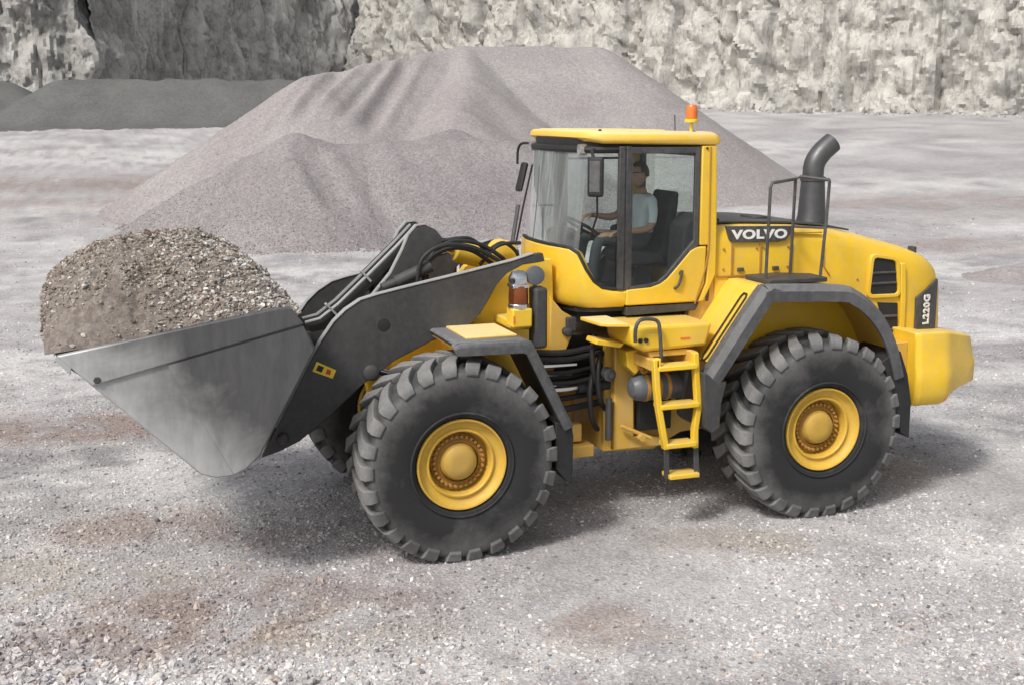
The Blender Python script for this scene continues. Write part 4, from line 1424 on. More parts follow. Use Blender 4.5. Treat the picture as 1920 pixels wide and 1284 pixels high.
# ---- hood: lofted along the machine
st = [(2.84, 0.80, 2.845, 1.50), (3.20, 0.80, 2.845, 1.50), (3.75, 0.80, 2.825, 1.50), (4.17, 0.80, 2.785, 1.50), (4.55, 0.80, 2.71, 1.50), (4.85, 0.80, 2.63, 1.50), (5.15, 0.79, 2.55, 1.50),
      (5.38, 0.765, 2.47, 1.50), (5.55, 0.715, 2.36, 1.50), (5.66, 0.64, 2.22, 1.50), (5.71, 0.58, 2.05, 1.50)]
rings = []
for x, w, zt, zb in st:
    tz = (zt - 1.5)
    sh = [(-w - 0.015, zb), (-w - 0.015, zb + tz * 0.35), (-w, zb + tz * 0.62), (-w + 0.005, zt - 0.16), (-w + 0.03, zt - 0.075), (-w + 0.09, zt - 0.02), (-w + 0.2, zt), (-0.25, zt + 0.012)]
    ring = sh + [(-y, z) for y, z in sh[::-1]]
    rings.append([(x, y, z) for y, z in ring])
bm = BM()
loft(bm, rings)
hood = build('hood', bm, 'yellow', L, 0, angle=50)
bm = BM()
loft(bm, [[(x, -w - 0.019, z - 0.012), (x, -w - 0.019, z), (x, -w + 0.02, z), (x, -w + 0.02, z - 0.012)] for x, w, z in ((2.86, 0.80, 2.355), (3.2, 0.80, 2.355), (3.5, 0.80, 2.355), (3.56, 0.8, 2.36))])
build('panel_gap', bm, 'hub_dirty', hood)
for x in (3.02, 3.34, 3.70):
    bm = BM()
    box(bm, x - 0.004, x + 0.004, -0.819, -0.79, 2.37, 2.66)
    build('panel_gap', bm, 'hub_dirty', hood)
bm = BM()
loft(bm, [[(x, -0.805, z), (x, -0.805, z + 0.012), (x, -0.78, z + 0.012), (x, -0.78, z)] for x, z in ((3.66, 2.745), (4.05, 2.742))])
build('panel_gap', bm, 'hub_dirty', hood)
bm = BM()
loft(bm, [[(x, -0.62, z), (x, 0.62, z), (x, 0.62, z + 0.02), (x, -0.62, z + 0.02)] for x, z in ((2.86, 2.855), (3.2, 2.857), (3.75, 2.837), (4.15, 2.80), (4.50, 2.735))])
build('top_cover', bm, 'exhaust', hood, 0.01)
bm = BM()
box(bm, 2.87, 3.02, -0.55, -0.40, 2.86, 2.90)
build('vent_cap', bm, 'charcoal', hood, 0.02)
bm = BM()
box(bm, 3.55, 3.72, -0.3, 0.0, 2.85, 2.885)
build('vent_cap', bm, 'charcoal', hood, 0.02)
# name plate and lettering
bm = BM()
prism(bm, [(2.94, 2.845), (3.72, 2.825), (3.62, 2.69), (3.53, 2.675), (3.02, 2.685), (2.99, 2.70)], -0.828, -0.78)
npl = build('name_plate', bm, 'frame_grey', L, 0.006)
text_mesh('lettering', 'VOLVO', 0.122, 0.005, 'white', npl, (3.315, -0.829, 2.752), (1, 0, -0.012), (0, 0, 1), 0.004, xscale=1.45)
# side grilles
def rounded(poly, r):
    out = []
    n = len(poly)
    for i in range(n):
        p = Vector(poly[i]); a = Vector(poly[i - 1]); b = Vector(poly[(i + 1) % n])
        pa = p + (a - p).normalized() * r; pb = p + (b - p).normalized() * r
        for t in (0, 0.25, 0.5, 0.75, 1):
            q = pa * (1 - t) ** 2 + p * 2 * t * (1 - t) + pb * t * t
            out.append((q.x, q.y))
    return out
gr = rounded([(4.675, 2.475), (4.945, 2.43), (4.995, 2.08), (4.645, 2.085)], 0.05)
bm = BM()
prism(bm, gr, -0.815, -0.80)
g1 = build('air_grille', bm, 'black', L, 0.0)
big = rounded([(4.635, 2.515), (4.985, 2.46), (5.03, 2.045), (4.605, 2.045)], 0.075)
bm = BM()
ring_plate(bm, big, gr, -0.838, -0.79)
build('grille_frame', bm, 'yellow', g1, 0.006)
for k in range(2):
    z = 2.20 + k * 0.11
    bm = BM()
    obox(bm, (4.815 - k * 0.006, -0.818, z), (0.31 - k * 0.02, 0.03, 0.014), Matrix.Rotation(R(35), 3, 'X'))
    build('slat', bm, 'frame_grey', g1)
gr2 = [(4.75, 2.0), (5.0, 1.98), (5.03, 1.55), (4.90, 1.55)]
bm = BM()
prism(bm, gr2, -0.825, -0.80)
g2 = build('air_grille', bm, 'black', L, 0.004)
for k in range(2):
    z = 1.70 + k * 0.15
    bm = BM()
    obox(bm, (4.92 - k * 0.03, -0.832, z), (0.17 + k * 0.04, 0.03, 0.012), Matrix.Rotation(R(35), 3, 'X'))
    build('slat', bm, 'frame_grey', g2)
bm = BM()
loft(bm, [[(x0, -0.842, z), (x0 + 0.06, -0.842, z), (x0 + 0.06, -0.80, z), (x0, -0.80, z)] for x0, z in ((5.035, 1.52), (5.03, 2.03), (5.0, 2.40))])
build('grille_pillar', bm, 'yellow', g2, 0.008)
# model plate wrapped on the rear corner of the hood
bm = BM()
cor = [(5.24, -0.808), (5.38, -0.79), (5.48, -0.762), (5.56, -0.73)]
zt = [2.02, 2.10, 2.16, 2.20]
loft(bm, [[(x, y - 0.012, 1.66), (x, y - 0.012, z), (x, y + 0.03, z), (x, y + 0.03, 1.66)] for (x, y), z in zip(cor, zt)])
mp = build('model_plate', bm, 'frame_grey', L, 0.003)
xd = Vector((0, 0, 1))
text_mesh('lettering', 'L220G', 0.130, 0.005, 'white', mp, (5.385, -0.806, 1.89), (0, 0, 1), (-0.965, -0.262, 0), 0.004, xscale=0.86)
bm = BM()
box(bm, 5.34, 5.39, -0.58, -0.48, 2.46, 2.535)
build('rear_camera', bm, 'charcoal', L, 0.01)
for (x, z) in ((2.93, 2.62), (2.93, 2.42), (3.30, 2.62), (3.38, 2.62), (3.66, 2.62), (3.66, 2.42), (4.50, 2.25), (4.50, 2.0)):
    bm = BM()
    lathe(bm, [(0.009, -0.008), (0.012, -0.003), (0.012, 0.02)], (x, -0.806, z), 'Y', 8)
    build('fastener', bm, 'hub_dirty', hood)
for (x, z) in ((3.12, 2.41), (3.52, 2.41)):
    bm = BM()
    box(bm, x - 0.035, x + 0.035, -0.822, -0.79, z - 0.018, z + 0.018)
    build('latch', bm, 'frame_grey', hood, 0.006)
bm = BM()
loft(bm, [[(x, -0.817, z), (x + 0.008, -0.817, z), (x + 0.008, -0.78, z), (x, -0.78, z)] for x, z in ((4.06, 2.66), (4.08, 2.40), (4.16, 2.30))])
build('panel_gap', bm, 'hub_dirty', hood)
# exhaust stack
bm = BM()
ex, ey = 4.36, -0.12
tube(bm, [(ex, ey, 2.72), (ex, ey, 2.80)], 0.175, 28)
lathe(bm, [(0.168, 2.78), (0.148, 2.86), (0.128, 3.18), (0.126, 3.24)], (ex, ey, 0), 'Z', 28)
exo = build('exhaust_stack', bm, 'exhaust', L)
bm = BM()
pth = smooth_path([(ex, ey, 3.22), (ex, ey, 3.36), (ex + 0.03, ey, 3.45), (ex + 0.11, ey, 3.545), (ex + 0.22, ey, 3.63)], 2)
tube(bm, pth, 0.112, 24, cap=False)
tube(bm, pth, 0.104, 24, cap=False)
build('exhaust_elbow', bm, 'exhaust', exo)
bm = BM()
lathe(bm, [(0.128, 3.225), (0.135, 3.23), (0.135, 3.27), (0.11, 3.275)], (ex, ey, 0), 'Z', 28)
build('clamp_ring', bm, 'charcoal', exo)

# ---- rear fenders
fpath = [(2.40, 1.52), (2.48, 1.63), (2.94, 2.27), (3.02, 2.325), (3.10, 2.335), (3.85, 2.30), (4.02, 2.25), (4.18, 2.15), (4.34, 2.0), (4.46, 1.83), (4.56, 1.63), (4.64, 1.38)]
fpath = [(p.x, p.y) for p in smooth_path([(x, z, 0) for x, z in fpath], 3)]
def inset(pts, d):
    out = []
    for i in range(len(pts)):
        a = Vector(pts[max(i - 1, 0)]); b = Vector(pts[min(i + 1, len(pts) - 1)])
        t = (b - a).normalized()
        n = Vector((t.y, -t.x))
        out.append((pts[i][0] + n.x * d, pts[i][1] + n.y * d))
    return out
for s in (-1, 1):
    yo = s * 1.53
    lo = inset(fpath, 0.15)
    md_ = inset(fpath, 0.05)
    bm = BM()
    loft(bm, [[(a[0], yo - s * 0.17, a[1] + 0.004), (a[0], yo - s * 0.07, a[1] + 0.004), (m_[0], yo, m_[1]), (b[0], yo - s * 0.005, b[1]), (b[0], yo - s * 0.04, b[1]), (m_[0], yo - s * 0.06, m_[1]), (m_[0], yo - s * 0.17, m_[1])] for a, b, m_ in zip(fpath, lo, md_)])
    rfd = build('rear_fender', bm, 'fender', L, 0.006)
    bm = BM()
    sheet(bm, [(x, s * 0.80, z - 0.006) for x, z in fpath[3:13]], [(x, yo - s * 0.16, z - 0.006) for x, z in fpath[3:13]], 0.04)
    build('sloped_panel', bm, 'yellow', rfd, 0.006)
    bm = BM()
    sheet(bm, [(x, s * 0.80, z - 0.012) for x, z in fpath[12:]], [(x, yo - s * 0.16, z - 0.012) for x, z in fpath[12:]], 0.03)
    build('arch_plate', bm, 'yellow_dusty', rfd)
    bm = BM()
    # rubber outline of the non-slip strip on the slope
    def on(t, y): 
        x = 2.48 + (2.94 - 2.48) * t; z = 1.63 + (2.27 - 1.63) * t
        return (x - 0.010, y, z + 0.008)
    tube(bm, [on(0.05, s * 1.33), on(0.9, s * 1.33), on(0.95, s * 1.31), on(0.95, s * 1.26), on(0.9, s * 1.24), on(0.05, s * 1.24), on(0.0, s * 1.26), on(0.0, s * 1.31)], 0.009, 8, closed=True)
    build('rubber_outline', bm, 'black', rfd)
    bm = BM()
    prism(bm, [(2.355, 1.56), (2.40, 1.545), (2.50, 1.46), (2.60, 1.46), (2.55, 1.25), (2.54, 1.02), (2.46, 0.97), (2.40, 1.02), (2.37, 1.3)], yo, yo - s * 0.62)
    build('front_flap', bm, 'charcoal', rfd, 0.01)
    bm = BM()
    prism(bm, [(4.50, 1.62), (4.56, 1.62), (4.66, 1.38), (4.72, 1.1), (4.72, 0.72), (4.62, 0.78), (4.55, 1.0), (4.40, 1.42), (4.30, 1.50)], yo - s * 0.03, yo - s * 0.60)
    build('mudflap', bm, 'black', rfd, 0.008)
# body side behind the rear wheel arch
bm = BM()
prism(bm, [(2.62, 2.36), (2.90, 2.36), (2.90, 1.50), (4.6, 1.50), (4.95, 1.20), (4.95, 1.0), (2.6, 1.0), (2.50, 1.50)], -0.79, 0.79)
build('engine_frame', bm, 'yellow_dusty', rf, 0.01)
bm = BM()
tube(bm, smooth_path([(4.25, -0.83, 2.2), (4.42, -0.84, 2.05), (4.52, -0.84, 1.85), (4.58, -0.84, 1.6)], 5), 0.014, 8)
build('cable', bm, 'black', rf)

# ---- handrail platform
bm = BM()
prism_xy(bm, [(3.13, -1.34), (3.78, -1.34), (3.80, -1.02), (3.50, -0.84), (3.13, -0.88)], 2.325, 2.37)
hp = build('handrail', bm, 'charcoal', L, 0.008)
r_ = 0.016
for pa in ([(3.15, -1.24, 2.36), (3.165, -1.24, 3.24), (3.19, -1.23, 3.285), (3.50, -0.98, 3.29)],
           [(3.62, -0.92, 2.36), (3.64, -0.92, 3.30), (3.68, -0.95, 3.325), (3.84, -1.18, 3.30)],
           [(3.76, -1.24, 2.36), (3.80, -1.24, 2.9), (3.83, -1.22, 3.285), (3.84, -1.19, 3.305)]):
    bm = BM()
    tube(bm, pa, r_, 8)
    build('rail_post', bm, 'frame_grey', hp)
bm = BM()
tube(bm, [(3.64, -0.92, 2.83), (3.79, -1.23, 2.84)], 0.013, 8)
tube(bm, [(3.50, -0.98, 3.29), (3.64, -0.93, 3.30)], 0.015, 8)
build('cross_rail', bm, 'frame_grey', hp)

# ---- counterweight
zp = [(1.73, -0.06), (1.72, -0.02), (1.64, 0.0), (1.38, 0.02), (1.34, 0.045), (1.10, 0.045), (1.0, 0.0), (0.965, -0.05)]
plan = [(4.95, -1.22), (5.00, -1.255), (5.28, -1.262), (5.36, -1.245), (5.43, -1.19), (5.68, -1.05), (5.92, -0.90), (6.02, -0.74), (6.06, 0.0)]
zsk = [0.0, 0.0, -0.1, -0.2, -0.35, -0.5, -0.6, -0.7, -0.75]
def cw_ring(z, grow):
    rr = []
    for x, y in plan:
        k = max(0.0, (x - 5.2)) / 0.7
        rr.append((x + grow * k * 1.2, y - grow * (1 - k) * 0.7 + (0.0 if y > -0.01 else 0), z))
    return rr
rings = []
for z, gw in zp:
    a = cw_ring(z, gw)
    # underside and top slope towards the tail
    rings.append([(x, y, z - max(0, x - 5.3) * (0.22 if z > 1.5 else 0.0) + (max(0, x - 5.3) * 0.30 if z < 1.05 else 0.0)) for x, y, z in a] + [(x, -y, z - max(0, x - 5.3) * (0.22 if z > 1.5 else 0.0) + (max(0, x - 5.3) * 0.30 if z < 1.05 else 0.0)) for x, y, z in a[-2::-1]])
bm = BM()
loft(bm, rings)
cw = build('counterweight', bm, 'yellow', L, 0.012, angle=40)
bm = BM()
box(bm, 5.27, 5.33, -1.262, -1.2, 1.005, 1.03)
build('reflector', bm, 'orange', cw)
bm = BM()
box(bm, 4.78, 4.95, -1.1, 1.1, 0.95, 1.62)
build('mounting_plate', bm, 'yellow_dusty', cw, 0.01)
bm = BM()
box(bm, 4.86, 4.92, -1.16, -1.0, 0.82, 1.02)
build('hanger', bm, 'charcoal', cw, 0.006)

# ------------------------------------------------------------------ cab
nose_plan = [(1.86, -0.835), (1.72, -0.835), (1.60, -0.832), (1.52, -0.82), (1.45, -0.795), (1.385, -0.74), (1.335, -0.65), (1.29, -0.50), (1.255, -0.30), (1.24, 0.0)]
nose_top = [2.275, 2.275, 2.30, 2.36, 2.47, 2.625, 2.67, 2.675, 2.675, 2.675]
def strip(bm, plan, zb, zt, th, rows=1, lean=0.0):
    full = plan + [(x, -y) for x, y in plan[-2::-1]]
    zt = zt + zt[-2::-1]
    zb = zb + zb[-2::-1]
    rings = []
    for i, (x, y) in enumerate(full):
        t = Vector(full[min(i + 1, len(full) - 1)]) - Vector(full[max(i - 1, 0)])
        t.normalize()
        n = Vector((t.y, -t.x)) * -1
        inn = (x + (-n.x) * -th, y + (-n.y) * -th)
        ring = []
        for k in range(rows + 1):
            z = zb[i] + (zt[i] - zb[i]) * k / rows
            ring.append((x, y, z))
        for k in range(rows, -1, -1):
            z = zb[i] + (zt[i] - zb[i]) * k / rows
            ring.append((x + n.x * -th, y + n.y * -th, z))
        rings.append(ring)
    return loft(bm, rings)
bm = BM()
# body shell below the glass, tucked in towards the floor
full = nose_plan + [(x, -y) for x, y in nose_plan[-2::-1]]
ztf = nose_top + nose_top[-2::-1]
rings = []
for (x, y), zt_ in zip(full, ztf):
    sgn = -1 if y < 0 else 1
    kf = max(0.0, (1.86 - x) / 0.62)
    prof = [(0.045, 2.10), (0.012, 2.125), (0.0, 2.17), (-0.012, 2.24), (0.0, zt_ - 0.02), (0.02, zt_), (0.07, zt_), (0.07, 2.10)]
    ring = []
    for d, z in prof:
        xx = x + d * kf * 1.6
        yy = y - sgn * d * min(1.0, abs(y) / 0.8)
        ring.append((xx, yy, min(z, zt_)))
    rings.append(ring)
loft(bm, rings)
cab = build('cab', bm, 'yellow', L, 0.0, angle=45)
# floor, rear wall
bm = BM()
prism_xy(bm, [(1.40, -0.68), (1.55, -0.78), (2.74, -0.78), (2.74, 0.78), (1.55, 0.78), (1.40, 0.68), (1.32, 0.3), (1.32, -0.3)], 2.06, 2.12)
prism_xy(bm, [(1.45, -0.6), (2.7, -0.7), (2.7, 0.7), (1.45, 0.6)], 1.94, 2.06)
build('cab_floor', bm, 'black', cab)
bm = BM()
ring_plate(bm, [(-0.79, 2.10), (0.79, 2.10), (0.80, 3.62), (-0.80, 3.62)], [(-0.70, 2.78), (0.70, 2.78), (0.70, 3.52), (-0.70, 3.52)], 2.74, 2.79)
for v in bm.verts:
    v.co = Vector((v.co.y, v.co.x, v.co.z))
build('rear_wall', bm, 'frame_grey', cab, 0.008)
bm = BM()
poly3(bm, [(2.76, -0.70, 2.78), (2.76, 0.70, 2.78), (2.76, 0.70, 3.52), (2.76, -0.70, 3.52)])
build('rear_window', bm, 'glass', cab)
# windshield wrapped round the front to the B-pillars
def glass_col(i):
    (x, y), zt_ = full[i], ztf[i]
    lean = max(0.0, (1.86 - x) / 0.62)
    return [(x + 0.03 + (z - 2.67) * 0.12 * lean, y * (0.975 - 0.01 * (z - 2.6)), z) for z in np.linspace(zt_ - 0.03, 3.63, 5)]
nf = len(full)
bm = BM()
loft(bm, [glass_col(i) for i in range(5, nf - 5)], cap=False, closed_ring=False)
build('windshield', bm, 'front_glass', cab, 0, angle=60)
for ids in (range(0, 6), range(nf - 6, nf)):
    bm = BM()
    loft(bm, [glass_col(i) for i in ids], cap=False, closed_ring=False)
    build('side_window', bm, 'glass', cab, 0, angle=60)
bm = BM()
tube(bm, [(x + 0.02, y * 0.985, z + 0.004) for (x, y), z in zip(full, ztf)], 0.017, 8)
build('window_seal', bm, 'black', cab)
bm = BM()
tube(bm, [(x + 0.03 + 0.93 * 0.12 * max(0.0, (1.86 - x) / 0.62), y * 0.965, 3.60) for (x, y) in full], 0.035, 8)
build('header_rail', bm, 'black', cab)
for s in (-1, 1):
    # B-pillar with two dark bars
    bm = BM()
    box(bm, 1.77, 1.83, s * 0.80, s * 0.852, 2.27, 3.63)
    box(bm, 1.845, 1.90, s * 0.80, s * 0.846, 2.27, 3.63)
    box(bm, 1.82, 1.85, s * 0.79, s * 0.838, 2.27, 3.63)
    build('door_pillar', bm, 'frame_grey', cab, 0.006)
    # door: lower yellow skin, dark frame, pane, handle
    dl = [(1.862, 2.115), (2.62, 2.115), (2.705, 2.30), (2.715, 2.66), (2.60, 2.655), (2.54, 2.625), (2.36, 2.43), (2.29, 2.36), (2.22, 2.315), (2.12, 2.285), (1.862, 2.272)]
    bm = BM()
    prism(bm, dl, s * 0.78, s * 0.848)
    door = build('door', bm, 'yellow', cab, 0.016, seg=3)
    door.name = 'door'
    go = [(1.885, 2.262), (2.12, 2.275), (2.23, 2.305), (2.31, 2.36), (2.37, 2.42), (2.54, 2.60), (2.625, 2.655), (2.625, 3.62), (1.885, 3.62)]
    gi_ = [(1.915, 2.30), (2.11, 2.312), (2.20, 2.335), (2.275, 2.39), (2.335, 2.455), (2.505, 2.645), (2.575, 2.72), (2.575, 3.56), (1.915, 3.56)]
    bm = BM()
    ring_plate(bm, go, gi_, s * 0.80, s * 0.842)
    build('door_frame', bm, 'frame_grey', cab, 0.005)
    bm = BM()
    poly3(bm, [(x, s * 0.825, z) for x, z in gi_])
    build('door_glass', bm, 'glass', cab)
    bm = BM()
    tube(bm, smooth_path([(2.425, s * 0.852, 2.40), (2.44, s * 0.872, 2.43), (2.425, s * 0.878, 2.36), (2.40, s * 0.876, 2.29), (2.37, s * 0.852, 2.26)], 5), 0.014, 8)
    build('door_handle', bm, 'frame_grey', cab)
    bm = BM()
    prism(bm, [(1.87, 2.015), (2.62, 2.03), (2.66, 2.105), (1.87, 2.10)], s * 0.72, s * 0.835)
    build('sill', bm, 'charcoal', cab, 0.008)
    # C-pillar with groove
    bm = BM()
    prism(bm, [(2.64, 2.67), (2.735, 2.67), (2.725, 2.30), (2.64, 2.115), (2.70, 2.115), (2.83, 2.38), (2.83, 2.68), (2.80, 3.63), (2.64, 3.63)], s * 0.76, s * 0.845)
    build('corner_pillar', bm, 'yellow', cab, 0.014)
    bm = BM()
    tube(bm, [(2.725, s * 0.852, 3.62), (2.735, s * 0.852, 2.64), (2.70, s * 0.852, 2.42), (2.60, s * 0.85, 2.10)], 0.0075, 6)
    build('drain_pipe', bm, 'hub_dirty', cab)
    bm = BM()
    lathe(bm, [(0.012, -0.008), (0.012, 0.008)], (2.69, s * 0.848, 3.605), 'Y', 10)
    build('bolt', bm, 'black', cab)
# far-side window bars
bm = BM()
tube(bm, [(1.50, 0.80, 2.97), (1.78, 0.82, 2.97)], 0.012, 6)
build('window_bar', bm, 'black', cab)
bm = BM()
tube(bm, [(1.90, 0.82, 3.46), (2.58, 0.82, 3.46)], 0.012, 6)
build('window_bar', bm, 'black', cab)
bm = BM()
lin = [(x + 0.05 + 0.11 * max(0.0, (1.86 - x) / 0.62), y * 0.955) for x, y in nose_plan] 
lin = [(2.74, -0.79)] + lin + [(x, -y) for x, y in lin[-2::-1]] + [(2.74, 0.79)]
prism_xy(bm, lin, 3.595, 3.70)
build('headliner', bm, 'black', cab)
for s in (-1, 1):
    bm = BM()
    prism(bm, [(1.45, 2.12), (2.70, 2.12), (2.70, 2.60), (2.50, 2.58), (2.34, 2.42), (2.20, 2.30), (1.60, 2.28), (1.48, 2.36), (1.42, 2.46)], s * 0.745, s * 0.765)
    build('door_trim', bm, 'seat', cab)
# roof
bm = BM()
def roof_ring(z, g, gx):
    return [(1.47 - gx, -0.70 - g, z), (1.52 - gx, -0.80 - g, z), (1.60, -0.845 - g, z), (2.78, -0.845 - g, z), (2.84 + g, -0.80 - g, z), (2.85 + g, 0, z), (2.84 + g, 0.80 + g, z), (2.78, 0.845 + g, z), (1.60, 0.845 + g, z), (1.52 - gx, 0.80 + g, z), (1.47 - gx, 0.70 + g, z), (1.44 - gx, 0, z)]
def tilt(rg, dz):
    return [(x, y, z + dz * max(0.0, (1.75 - x)) / 0.35) for x, y, z in rg]
loft(bm, [tilt(roof_ring(3.632, -0.02, -0.02), 0.06), tilt(roof_ring(3.645, 0.008, 0.0), 0.06), tilt(roof_ring(3.685, 0.012, 0.02), 0.03), tilt(roof_ring(3.722, 0.0, 0.02), 0.035), tilt(roof_ring(3.745, -0.03, 0.0), 0.035), tilt(roof_ring(3.758, -0.09, -0.05), 0.03), tilt(roof_ring(3.764, -0.25, -0.2), 0.02)])
roof = build('roof', bm, 'roof_cream', cab, 0, angle=50)
bm = BM()
loft(bm, [[(1.52, -0.62, 3.762 + k * 0.022), (2.40 - k * 0.06, -0.66 + k * 0.03, 3.740 + k * 0.04), (2.40 - k * 0.06, 0.66 - k * 0.03, 3.740 + k * 0.04), (1.52, 0.62, 3.762 + k * 0.022)] for k in (0, 1)])
build('roof_hatch', bm, 'roof_cream', cab, 0.012)
for (x, y) in ((1.62, -0.72), (1.72, -0.70), (1.95, -0.70), (2.62, -0.70)):
    bm = BM()
    lathe(bm, [(0.016, -0.02), (0.016, 0.006), (0.008, 0.012)], (x, y, 3.758 + 0.02 * (x < 1.7)), 'Z', 10)
    build('roof_bolt', bm, 'charcoal', cab)
for y in (-0.66, 0.66):
    bm = BM()
    lathe(bm, [(0.02, -0.05), (0.05, -0.04), (0.055, 0.03), (0.03, 0.05)], (1.47, y, 3.60), 'X', 14)
    build('roof_lamp', bm, 'lens', cab)
# beacon and aerials
bx_, by_ = 2.80, -0.30
bm = BM()
tube(bm, [(bx_, by_, 3.74), (bx_, by_, 3.86)], 0.018, 8)
lathe(bm, [(0.066, 3.845), (0.07, 3.85), (0.07, 3.875), (0.06, 3.88)], (bx_, by_, 0), 'Z', 20)
build('beacon_base', bm, 'sticker', cab)
bm = BM()
lathe(bm, [(0.050, 3.875), (0.058, 3.885), (0.058, 3.96), (0.055, 4.0), (0.045, 4.018), (0.02, 4.024)], (bx_, by_, 0), 'Z', 24)
build('beacon_lens', bm, 'orange', cab)
bm = BM()
tube(bm, [(2.62, -0.30, 3.76), (2.61, -0.30, 3.92)], 0.006, 6)
build('aerial', bm, 'charcoal', cab)
# mirrors
bm = BM()
tube(bm, smooth_path([(1.52, -0.82, 3.60), (1.40, -1.05, 3.60), (1.36, -1.18, 3.54), (1.36, -1.2, 3.48)], 5), 0.016, 8)
build('mirror_arm', bm, 'black', cab)
bm = BM()
tube(bm, [(1.40, -1.18, 3.22), (1.43, -1.12, 3.02), (1.46, -0.9, 2.80)], 0.010, 6)
build('mirror_arm', bm, 'black', cab)
bm = BM()
obox(bm, (1.375, -1.2, 3.37), (0.05, 0.155, 0.36), Matrix.Rotation(R(46), 3, 'Z'))
build('mirror', bm, 'black', cab, 0.03, seg=3)
bm = BM()
obox(bm, (1.375 - 0.0265 * math.cos(R(46)), -1.2 - 0.0265 * math.sin(R(46)), 3.375), (0.006, 0.10, 0.28), Matrix.Rotation(R(46), 3, 'Z'))
build('mirror_back', bm, 'fender', cab, 0.002)
bm = BM()
tube(bm, smooth_path([(1.52, 0.80, 3.62), (1.46, 0.98, 3.62), (1.44, 1.06, 3.55), (1.44, 1.08, 3.40)], 5), 0.014, 8)
build('mirror_arm', bm, 'black', cab)
bm = BM()
obox(bm, (1.49, 1.08, 3.26), (0.05, 0.14, 0.32), Matrix.Rotation(R(14), 3, 'Y'))
build('mirror', bm, 'black', cab, 0.025, seg=3)
# wiper and front post
bm = BM()
tube(bm, [(1.20, 0.45, 2.62), (1.26, 0.40, 3.0), (1.34, 0.35, 3.42)], 0.010, 6)
build('wiper', bm, 'black', cab)
bm = BM()
tube(bm, [(1.06, 0.22, 2.54), (1.17, 0.30, 3.02)], 0.022, 8)
tube(bm, [(1.02, 0.22, 2.54), (1.14, 0.22, 2.545)], 0.035, 8)
build('front_post', bm, 'exhaust', ff)
# interior: seat, steering column, consoles
bm = BM()
prism(bm, [(2.10, 2.46), (2.08, 2.54), (2.14, 2.57), (2.50, 2.53), (2.56, 2.50), (2.56, 2.42), (2.14, 2.42)], -0.25, 0.25)
prism(bm, [(2.46, 2.50), (2.52, 2.55), (2.64, 3.10), (2.66, 3.16), (2.72, 3.15), (2.71, 3.0), (2.62, 2.46)], -0.24, 0.24)
prism(bm, [(2.2, 2.10), (2.5, 2.10), (2.44, 2.42), (2.26, 2.42)], -0.18, 0.18)
build('seat', bm, 'seat', cab, 0.03, seg=3)
bm = BM()
box(bm, 2.05, 2.62, 0.30, 0.42, 2.56, 2.66)
build('arm_rest', bm, 'seat', cab, 0.03, seg=3)
bm = BM()
prism(bm, [(2.45, 2.12), (2.73, 2.12), (2.73, 2.95), (2.62, 2.98), (2.50, 2.86)], -0.78, -0.45)
build('side_console', bm, 'seat', cab, 0.03, seg=3)
bm = BM()
prism(bm, [(2.30, 2.12), (2.70, 2.12), (2.70, 2.80), (2.40, 2.74)], 0.42, 0.78)
build('side_console', bm, 'seat', cab, 0.03, seg=3)
bm = BM()
tube(bm, [(1.52, 0, 2.12), (1.66, 0, 2.70)], 0.06, 12)
prism(bm, [(1.40, 2.60), (1.44, 2.78), (1.58, 2.82), (1.66, 2.72), (1.60, 2.6)], -0.2, 0.2)
prism(bm, [(1.36, 2.50), (1.38, 2.74), (1.46, 2.74), (1.50, 2.5)], -0.62, -0.46)
build('steering_column', bm, 'seat', cab, 0.02)
bm = BM()
cc = Vector((1.76, 0, 2.80)); ax = Vector((0.52, 0, 0.85)).normalized(); uu = Vector((0, 1, 0)); vv = ax.cross(uu)
tube(bm, [cc + (uu * math.cos(a) + vv * math.sin(a)) * 0.205 for a in np.linspace(0, 2 * math.pi, 33)[:-1]], 0.017, 8, closed=True)
tube(bm, [cc - ax * 0.03, (1.66, 0, 2.69)], 0.03, 8)
for a in (0.5, 2.6, 4.7):
    tube(bm, [cc - ax * 0.03, cc + (uu * math.cos(a) + vv * math.sin(a)) * 0.2], 0.013, 6)
build('steering_wheel', bm, 'black', cab)

